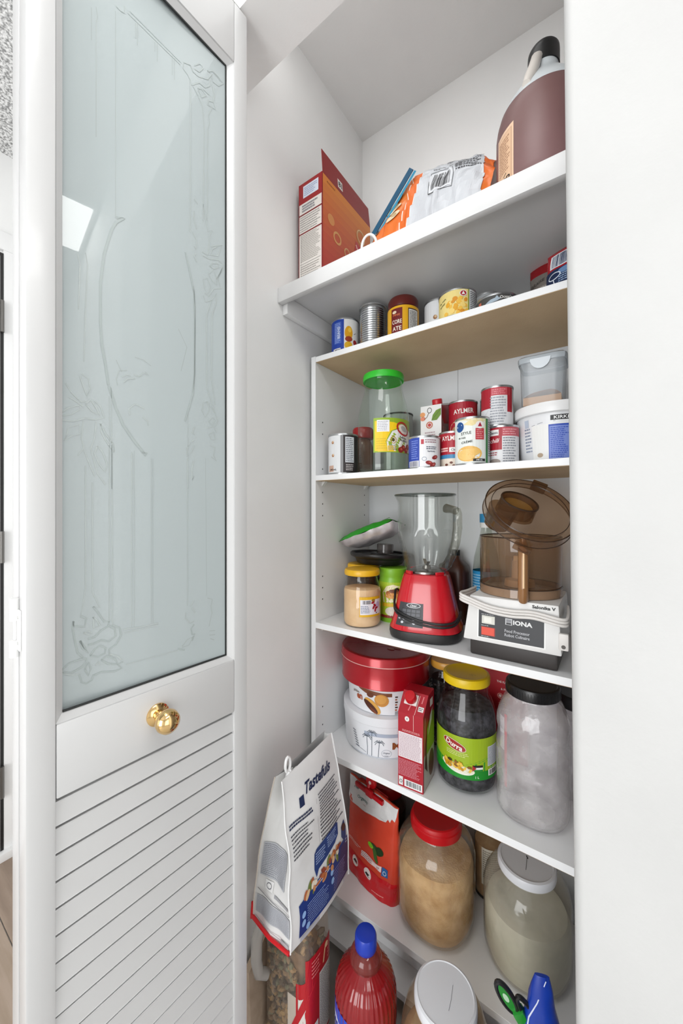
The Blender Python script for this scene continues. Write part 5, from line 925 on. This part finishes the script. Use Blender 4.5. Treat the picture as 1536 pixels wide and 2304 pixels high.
def bs(u, v, off):
    i = max(0, min(1, u/Wd)); j = max(0, min(1, v/H)); p = broad(i, j); d = .004
    n = (broad(min(1, i+d), j)-broad(max(0, i-d), j)).cross(broad(i, min(1, j+d))-broad(i, max(0, j-d))).normalized(); return p+n*(off+.0004)
a = Art(bs, 6, base=.5)
a.rect(46, 250, 64, 270, '16264E', 1); a.text('Tastefuls', 128, 274, 22, '16244A', 2, w=112, shear=.35, bold=.03, rot=-2)
a.fine(10, 222, 90, 236, 2, '1C2648', 2, fill=.6, seed=4); a.fine(10, 168, 96, 214, 7, '4A4A52', 2, fill=.4, seed=5, rag=.5); a.fine(112, 150, 206, 246, 15, '3E3E48', 2, fill=.4, seed=7, rag=.3); a.line([(104, 148), (104, 240)], .8, 'A9A9AC', 2)
a.poly([(78, 112), (80, 142), (88, 148), (168, 154), (176, 148), (172, 124), (156, 114), (92, 104), (84, 92)], '1C3A78', 2); a.fine(84, 116, 122, 142, 5, '9AAED6', 3, seed=3); a.fine(130, 124, 168, 148, 5, '9AAED6', 3, seed=8)
a.poly([(184, 108), (188, 128), (204, 138), (208, 120), (204, 100), (192, 98)], '2A3C6E', 2); a.ell(198, 124, 9, 8, '4A2A26', 3)
R = random.Random(2)
for i in range(34): a.ell(R.uniform(40, 170), 88+R.uniform(-14, 12), R.uniform(5, 12), R.uniform(3, 6), R.choice(('B5663A', 'C98A5A', 'D9B48A', '8E3E2A', '6E7A3A', 'E4D8C4', 'A85A34')), 3+i*.12, rot=R.uniform(0, 180), n=12)
a.rect(22, 14, 210, 72, '17337A', 2); a.poly([(22, 70), (22, 78), (80, 84), (150, 92), (210, 100), (210, 70)], '17337A', 2.4); a.poly([(150, 14), (210, 14), (210, 96), (176, 90)], '3A2E5E', 3)
for v in (82, 88): a.line([(70, v-8), (120, v-4), (205, v+8)], 1.8, 'C9D4EA', 4)
a.fine(46, 20, 120, 62, 9, '8FA2D2', 4, fill=.35, seed=9, rag=.3); a.fine(140, 20, 200, 66, 8, '8A7FB0', 4, fill=.35, seed=3)
for u, v in ((34, 52), (34, 36), (48, 22), (134, 66), (136, 48)): a.ell(u, v, 6, 6.5, '8FB4E4', 5, n=14)
a.rect(26, 2, 86, 11, 'B5B5BC', 2); a.rect(186, 2, 206, 12, 'C9C4CC', 2); a.build(t)
def gs(u, v, off):
    i = max(0.02, min(.98, u/.12)); j = max(0, min(1, v/H)); return gus(0)(i, j)+Vector((0, -off-.0008, 0))
a = Art(gs, 6, base=.6); a.rect(10, 108, 100, 176, 'A9ABB0', 1); a.fine(12, 110, 98, 174, 18, '7C7E86', 2, fill=.4, seed=2, rag=.05); a.rect(30, 86, 56, 104, 'D9D9D8', 2); a.ring(43, 95, 8, 6, 1.5, '6A6A70', 3); a.rect(62, 80, 112, 86, '9A9A9E', 2); a.rect(8, 26, 116, 64, 'A9ABB0', 1); a.fine(10, 28, 114, 62, 12, '8A8C94', 2, fill=.35, seed=6, rag=.05); a.line([(8, 78), (60, 70), (116, 72)], 1.6, '6E6E74', 2); a.line([(8, 18), (60, 12), (116, 14)], 1.4, '8A8A90', 2); a.rect(90, 4, 114, 12, 'A9A9AC', 2); a.build(t, 'gusset_print')
k = thing('bag_clip', 'small white plastic clip on top of the pet food bag', 'clip', (-.6075, .648, zb+.316), radians(90))
WP = mat('E4E4E4', .35); m = MB(); m.tube([(-.016, 0, -.016), (-.012, 0, .004), (-.008, 0, .014)], .005, WP, 10); m.tube([(.020, -.001, .006), (.004, 0, .004), (-.006, 0, .014)], .005, WP, 10); m.build('jaws', k)
m = MB(); m.tube([(-.010+.008*cos(q*pi/8), .001, .030+.017*sin(q*pi/8)) for q in range(16)], .0034, WP, 8, closed=True); m.build('loop', k)
# red juice bottle
t = thing('juice_bottle', 'ribbed bottle of red juice with bright blue cap', 'bottle', (-.434, .700, 0))
JR = mat('860C12', .16, coat=.25); prj = [(.050, 0), (.062, .004), (.0665, .02), (.0665, .20), (.0655, .225), (.0668, .245), (.0668, .285), (.0655, .300), (.0600, .318), (.0480, .333), (.0345, .343), (.0310, .346)]
def jb(i, j):
    s_ = j*(len(prj)-1); k0 = min(len(prj)-2, int(s_)); f = s_-k0; r = prj[k0][0]+(prj[k0+1][0]-prj[k0][0])*f; zq = prj[k0][1]+(prj[k0+1][1]-prj[k0][1])*f; a_ = 2*pi*i
    rib = .0007*sin(a_*38)*(1 if .21 < zq < .345 else 0)*sin(pi*min(1, max(0, (zq-.21)/.14))); r += rib; return Vector((r*cos(a_), r*sin(a_), zq))
m = MB(); m.grid(jb, 304, 44, JR, wrap=True); m.build('body', t, 60)
m = MB(); m.lathe([(.031, .346), (.0345, .350), (.0350, .358), (.0325, .366), (.0270, .373), (.0225, .376), (.0225, .380)], glass('red_neck', 'E8B0AC', .9, .05, haze=.35, hazecol='B04A44'), 40); m.build('neck', t)
m = MB(); m.lathe([(0, .376), (.022, .376), (.0236, .378), (.0240, .384), (.0236, .402), (.021, .407), (.014, .4085), (0, .408)], mat('1536A8', .3), 48); m.build('cap', t)
a = Art(cyl_surf(-.434, .70, [(.0668, 0), (.0668, .29)]), 5, base=.6); a.rect(-150, 100, -8, 280, '1B44C0', 0); a.poly([(-118, 246), (-80, 256), (-52, 250), (-52, 226), (-118, 222)], 'E9E9EE', 1)
a.text('Welch', -84, 239, 16, '1A2A8A', 3, w=56, bold=.04, shear=.2); a.text('JUICE', -52, 200, 12, 'F0F0F4', 3, w=50); a.build(t)
t = thing('plastic_jar', 'jar with big white screw lid standing on the floor', 'jar', (-.270, .740, 0)); pr = [(0, .004), (.078, .001), (.090, .01), (.091, .04), (.091, .245), (.086, .285), (.076, .318), (.064, .334), (.058, .338), (.0575, .346)]
m = MB(); m.lathe(pr, glass('tan_jar_plastic', 'F6EEE2', .9, .07, haze=.15, hazecol='C8B090', edge=.7, wav=12), 64); m.build('jar_wall', t)
m = MB(); m.lathe([(0, .006), (.074, .006), (.086, .014), (.087, .04), (.087, .235), (.07, .25), (0, .245)], nmat('oats', '9C7C58', 'B8976E', 24, .9, .4), 60); m.build('contents', t)
m = MB(); m.lathe([(0, .330), (.058, .330), (.0610, .331), (.0618, .334), (.0618, .348), (.0600, .3525), (.0560, .3545), (.0545, .3532), (0, .3532)], mat('E2E4E8', .35), 72); m.build('lid', t)
a = Art(lambda u, v, off: Vector((u, v, .3533+off)), 40); a.line([(8, 22), (13, -2), (15, -22)], .7, '7A7A80', 1); a.build(t, 'lid_mark')
t = thing('blue_bag', 'tall deep blue food bag standing by the right wall', 'bag', (-.100, .760, 0), radians(18)); Wf = lambda v: .058-.046*max(0, (v-.55)/.45)**1.1; Tf = lambda v: .035*(1-v)**.5+.003
BB_ = nmat('blue_bag_film', '10308E', '173EA8', 9, .28, .3, bscale=16); loft_bag('body', Wf, Tf, 0, .492, BB_, t, wr=.004, seed=11, pw=2.4, nu=18, nv=26)
a = Art(bag_surf(Wf, Tf, 0, .492, .004, 11, 2.4), 5, base=.6); a.line([(4, 490), (-10, 455), (-22, 420), (-30, 380)], 1.6, 'D8DEF0', 1); a.build(t, 'seam')
k = thing('bag_clip', 'green and black plastic clip gripping the blue bag', 'clip', (-.143, .738, .432), rot=(radians(10), radians(-28), radians(20)))
GN = mat('1F8E2C', .25, coat=.3); m = MB()
def oval(cx_, cz_, rx, rz_, n=24): return [(cx_+rx*cos(2*pi*i/n), 0, cz_+rz_*sin(2*pi*i/n)) for i in range(n)]
m.tube(oval(-.004, .016, .0105, .034), .0042, BLK, 8, closed=True); m.build('black_grip', k)
m = MB(); m.prism([(.0085*cos(2*pi*i/20)-.004, .031*sin(2*pi*i/20)+.016) for i in range(20)], lambda p, q, s_: Vector((p, -.003+.006*s_, q)), GN); m.box(-.008, .012, -.008, .008, -.05, -.012, GN, b=.003); m.build('green_body', k)
m = MB(); m.prism([(.004*cos(2*pi*i/16)-.004, .010*sin(2*pi*i/16)+.020) for i in range(16)], lambda p, q, s_: Vector((p, -.0038, q+.0*s_)) if s_ == 0 else Vector((p, -.0032, q)), mat('BFE0C0', .4)); m.build('eyelet', k)
m = MB(); m.tube(oval(.016, -.014, .008, .026), .004, BLK, 8, closed=True); m.build('rear_grip', k)

# ---------------------------------------------------------------- top wall shelf
z = SZ['top']
t = thing('cereal_box', 'red and orange cereal box with open top flap', 'box', (-.690, .815, z), radians(0))
m = MB(); bw, bd, bh = .0435, .255, .323; CB = mat('8E1214', .45)
m.box(-bw, bw, 0, bd, 0, bh, CB); m.build('carton', t, 0)
m = MB(); m.add([(bw, .002, bh), (bw, bd, bh), (bw-.004, bd-.006, bh+.060), (bw-.006, .004, bh+.068), (bw-.0012, .002, bh), (bw-.0012, bd, bh), (bw-.0055, bd-.006, bh+.060), (bw-.0075, .004, bh+.068)], [(0, 1, 2, 3), (7, 6, 5, 4), (3, 2, 6, 7), (0, 3, 7, 4), (1, 5, 6, 2)], CB); fl = m.build('top_flap', t, 0)
a = Art(plane_surf((0, 0, 0), (1, 0, 0), (0, 0, 1)), 400); H_ = 323
a.rect(-41, 2, 41, 264, 'E8E2DC', 0); 
for v in (232, 178): a.rect(-42, v-2, 42, v+2, '7A1216', 1)
a.rect(-42, 264, 42, 322, '9A1418', 0); a.rect(-26, 278, 30, 312, 'DCE2F0', 2); a.fine(-22, 282, 26, 308, 5, '9AA6C8', 3); a.fine(-30, 238, 30, 260, 3, '8A8A90', 2, fill=.6, seed=8); a.fine(-38, 182, 38, 228, 7, '8E8A86', 2, fill=.35, seed=4); a.fine(-36, 96, 38, 174, 16, 'A9A49E', 2, seed=6); a.line([(-34, 20), (-34, 172)], .6, '7A7672', 2); a.line([(-38, 90), (38, 90)], .8, '5A5652', 2); a.fine(-36, 8, 38, 86, 12, '9A958F', 2, seed=7, fill=.35)
a.build(t, 'side_print')
a = Art(plane_surf((bw, 0, 0), (0, 1, 0), (0, 0, 1)), 400)
N_ = 14
for i in range(N_):                                    # printed orange to red ground of the box front
    f = i/(N_-1); c1, c2 = (168, 26, 20), (222, 132, 40); c = [int(c1[q]+(c2[q]-c1[q])*f**1.1) for q in range(3)]; a.rect(2, 2+i*318/N_, 253, 2+(i+1)*318/N_, '%02X%02X%02X' % tuple(c), 0)
for u, v, r1 in ((196, 252, 26), (146, 120, 24), (206, 110, 30), (120, 160, 16)): a.ring(u, v, r1, r1*.9, r1*.33, 'C98A4A', 2, rot=20); a.ring(u+1, v+2, r1*.9, r1*.8, r1*.12, 'E8C08A', 3)
a.ell(40, 212, 16, 15, 'D9904A', 2); a.ring(70, 176, 20, 18, 6, 'D9A05A', 2, rot=15)
a.poly([(168, 226), (206, 214), (196, 166), (158, 180)], 'C02030', 3); a.line([(168, 214), (196, 180)], 5, 'F0C8B8', 4)
a.fine(96, 96, 170, 106, 1, 'F3D8B8', 3, fill=.8); a.text('UP', 150, 62, 44, 'E8A04A', 3, w=72, bold=.06); a.text('UP', 150, 62, 36, '8E1A14', 4, w=58, bold=.02); a.fine(20, 304, 60, 312, 1, 'A85A1E', 2); a.build(t, 'front_print')
a = Art(plane_surf((bw, 0, bh), (0, 1, 0), (-.08, 0, 1)), 400); a.rect(74, 8, 98, 34, 'EDE6E2', 1); a.text('81', 86, 21, 16, '2A2224', 2, bold=.04); a.build(t, 'flap_print')
# snack bag lying on the shelf with zip strip
t = thing('snack_bag', 'orange and white crinkled frozen snack bag with blue zip strip', 'bag', (-.345, .885, z))
HT = [(-.185, .045), (-.15, .110), (-.11, .155), (-.07, .198), (-.035, .214), (.02, .211), (.07, .200), (.12, .172), (.141, .152)]
def hgt(x):
    for (a_, b_), (c_, d_) in zip(HT, HT[1:]):
        if x <= c_: return b_+(d_-b_)*(x-a_)/(c_-a_)
    return HT[-1][1]
def sb(x, q, out=0):
    """q: 0 bottom front .. 1 top .. 2 bottom back"""
    h = hgt(x); a_ = -pi/2*0+pi*q/2; yy = -.058*cos(a_)*(1 if h > .07 else h/.07)
    zz_ = h*(sin(a_))**.75 if sin(a_) > 0 else 0; p = Vector((x, yy, zz_)); n = Vector((0, -cos(a_), sin(a_)))
    w_ = (noise.noise_vector(Vector((x*22, q*3.2, 4)))*.011+noise.noise_vector(Vector((x*60, q*9, 7)))*.0045)*min(1, 8*max(0, sin(a_))); return p+w_+n*out
OR = nmat('orange_film', 'D9641E', 'E57E30', 10, .3, .2)
m = MB(); m.grid(lambda i, j: sb(-.185+.326*i, 2*j), 90, 56, OR)
m.add([sb(-.185, 2*j/28) for j in range(29)], [tuple(range(29))], OR); m.add([sb(.141, 2*j/28) for j in range(29)], [tuple(range(29))[::-1]], OR); m.build('film', t, 70)
def ss(u, v, off): return sb(max(-.184, min(.1405, u)), max(.02, min(1.5, (v+.030)/.2)), off+.0006)
a = Art(ss, 4, base=1.3, lay=.35)
a.poly([(20, 10), (50, 60), (74, 130), (96, 205), (96, 260), (-30, 260), (-48, 190), (-70, 120), (-84, 60), (-92, 10)], 'E5E7EA', 1) if False else None
NP = 15
for i in range(NP):                                     # white back panel following the fold lines
    v0, v1 = -28+i*19, -28+(i+1)*19; L0 = -46+v0*.30
    a.rect(L0, v0, 128+min(0, -i*2), v1, 'C8CBD0', 1, .3); a.rect(L0-26, v0, L0-1.5, v1, 'E06A1E', 1.2); a.rect(L0-1.5, v0, L0, v1, 'F2F2F0', 1.6); a.rect(L0-28, v0, L0-26, v1, 'F2EDE4', 1.6)
a.rect(-2, 34, 56, 78, 'DCDEE2', 2); a.line([(-4, 32), (12, 32.5), (26, 33), (42, 32.5), (58, 32), (60, 56), (62, 80), (40, 81), (20, 81), (0, 80), (-2, 56), (-4, 32)], 1.3, '2A2A2E', 3); a.bars(6, 38, 52, 74, '1E1E22', 3, seed=9); a.text('(94,381 onces)', 34, 90, 7, '2A2A2E', 3, w=56)
a.fine(36, 130, 120, 250, 11, '3A3A40', 3, fill=.5, seed=3, rag=.2); a.fine(8, 140, 30, 180, 4, '4A4A50', 3, seed=6); a.fine(66, 60, 120, 122, 7, '45454A', 3, fill=.45, seed=4, rag=.4)
a.ell(-146, 50, 16, 12, '17171A', 3); a.text('Max', -146, 50, 12, 'F2F0EC', 4, w=24, shear=.3); a.ell(-104, 128, 18, 9, '1F4FA8', 3, rot=30); a.text('ocean', -104, 128, 6, 'E8EEF8', 4, w=22, rot=30); a.poly([(-118, 128), (-92, 158), (-80, 162), (-96, 138)], 'C42A5A', 3.4); a.ell(-60, 190, 14, 14, 'A8341A', 3)
for u, v, rr in ((-92, 40, 10), (-86, 58, 9), (-94, 74, 10), (-82, 88, 9), (-78, 104, 10), (-86, 120, 7)): a.ell(u, v, rr*.8, rr*1.3, 'DCCBA8', 3, rot=u*3); a.ell(u+2, v+2, rr*.4, rr*.8, 'B59A70', 4, rot=30)
for i in range(3): a.line([(-138+i*3, 70+i*12), (-110+i*3, 78+i*12)], 3, 'F0A868', 3)
a.build(t, 'print')
m = MB(); ZS = mat('0E4C6C', .4)
p0, p1 = Vector((-.502+.345, .838-.885, .7215-.62)), Vector((-.395+.345, .838-.885, .835-.62)); d_ = Vector((.010, 0, -.010))
m.add([p0, p0+d_, p1+d_, p1, p0+Vector((0, .002, 0)), p0+d_+Vector((0, .002, 0)), p1+d_+Vector((0, .002, 0)), p1+Vector((0, .002, 0))], [(0, 1, 2, 3), (7, 6, 5, 4), (0, 3, 7, 4), (1, 5, 6, 2), (3, 2, 6, 7), (0, 4, 5, 1)], ZS)
q_ = Vector((.013, 0, -.013)); e_ = Vector((.005, 0, -.005)); m.add([p0+q_, p0+q_+e_, p1+q_+e_, p1+q_], [(0, 1, 2, 3)], mat('2A86A8', .35)); m.build('zip_strip', t, 0, label='teal zip strip')
t2 = thing('plastic_ring', 'clear plastic ring hanging between the cereal box and snack bag', 'ring', (-.486, .800, z+.0362), radians(20)); m = MB(); m.tube([(.019*cos(2*pi*i/28), 0, .0325*sin(2*pi*i/28)) for i in range(28)], .0034, mat('D8D8D6', .3), 8, closed=True, flat=.6); m.build('band', t2)
# amber jug
t = thing('liquid_jug', 'large jug of brown liquid with black cap and tan label', 'jug', (-.1085, .858, z)); prl = [(0, .003), (.080, .001), (.0865, .008), (.0885, .03), (.0885, .150), (.0865, .165), (.082, .180)]
JL = nmat('brown_liquid_in_plastic', '70504E', '7E5E5E', 5, .42, 0); 
m = MB(); m.lathe(prl+[(.0, .180)], JL, 64); m.build('body', t)
m = MB(); m.lathe([(.0822, .180), (.074, .197), (.062, .215), (.046, .236), (.034, .250), (.028, .262), (.026, .285)], mat('D3D9DC', .3), 64); m.build('shoulder', t, label='translucent white shoulder above the liquid')
ja = cam_ang(-.1085, .858)+radians(-22); jd = Vector((cos(ja), sin(ja), 0))
m = MB(); m.tube([jd*.024+Vector((0, 0, .282)), jd*.034+Vector((0, 0, .272)), jd*.046+Vector((0, 0, .245)), jd*.062+Vector((0, 0, .214)), jd*.076+Vector((0, 0, .19))], [.009, .010, .0105, .011, .008], mat('E3DCD4', .3), 12); m.build('grip', t)
m = MB(); m.lathe([(0, .312), (.026, .312), (.0285, .308), (.029, .300), (.029, .272), (.0272, .2715), (.0272, .285), (0, .286)], mat('0E0E0F', .4), 48); m.build('cap', t)
a = Art(cyl_surf(-.1085, .858, prl[1:], 0)); a.rect(-102, 12, -54, 132, 'E3C2A4', 0); a.rect(-98, 20, -58, 126, 'CBA488', 1); a.rect(-96, 22, -60, 124, 'DDB896', 1.4); a.fine(-94, 50, -62, 118, 13, 'A87E62', 2, fill=.5, seed=3, rag=.3); a.text('BOD', -76, 34, 9, '1E1614', 3, w=28, bold=.05); a.line([(-80, 42), (-72, 46)], 1.6, '1E1614', 3); a.build(t)

# ---------------------------------------------------------------- groups of repeats
for o in COL.objects:
    g = {'can': 'food cans on the bookcase', 'jar': 'lidded jars in the pantry', 'clip': 'clips closing food bags', 'carton': 'drink cartons on the shelves'}.get(o.get('category'))
    if g and 'group' not in o.keys(): o['group'] = g
# finer pieces hang from their part
def under(part, *kids):
    for o in [q for q in COL.objects if q.name.split('.')[0] == part and q.parent]:
        for k in list(o.parent.children):
            if k.name.split('.')[0] in kids: k.parent = o
under('cover', 'cover_rim', 'feed_tube', 'feed_tube_rim', 'feed_tube_floor', 'lock_tab')
under('bowl', 'bowl_foot', 'bowl_seam', 'bowl_rim', 'handle'); under('housing', 'control_plate'); under('motor_base', 'control_panel', 'collar_lugs')
under('jug', 'rim', 'handle', 'jug_inner_wall', 'blade'); under('lever', 'rivet'); under('spout', 'cap'); under('top_flap', 'flap_print')
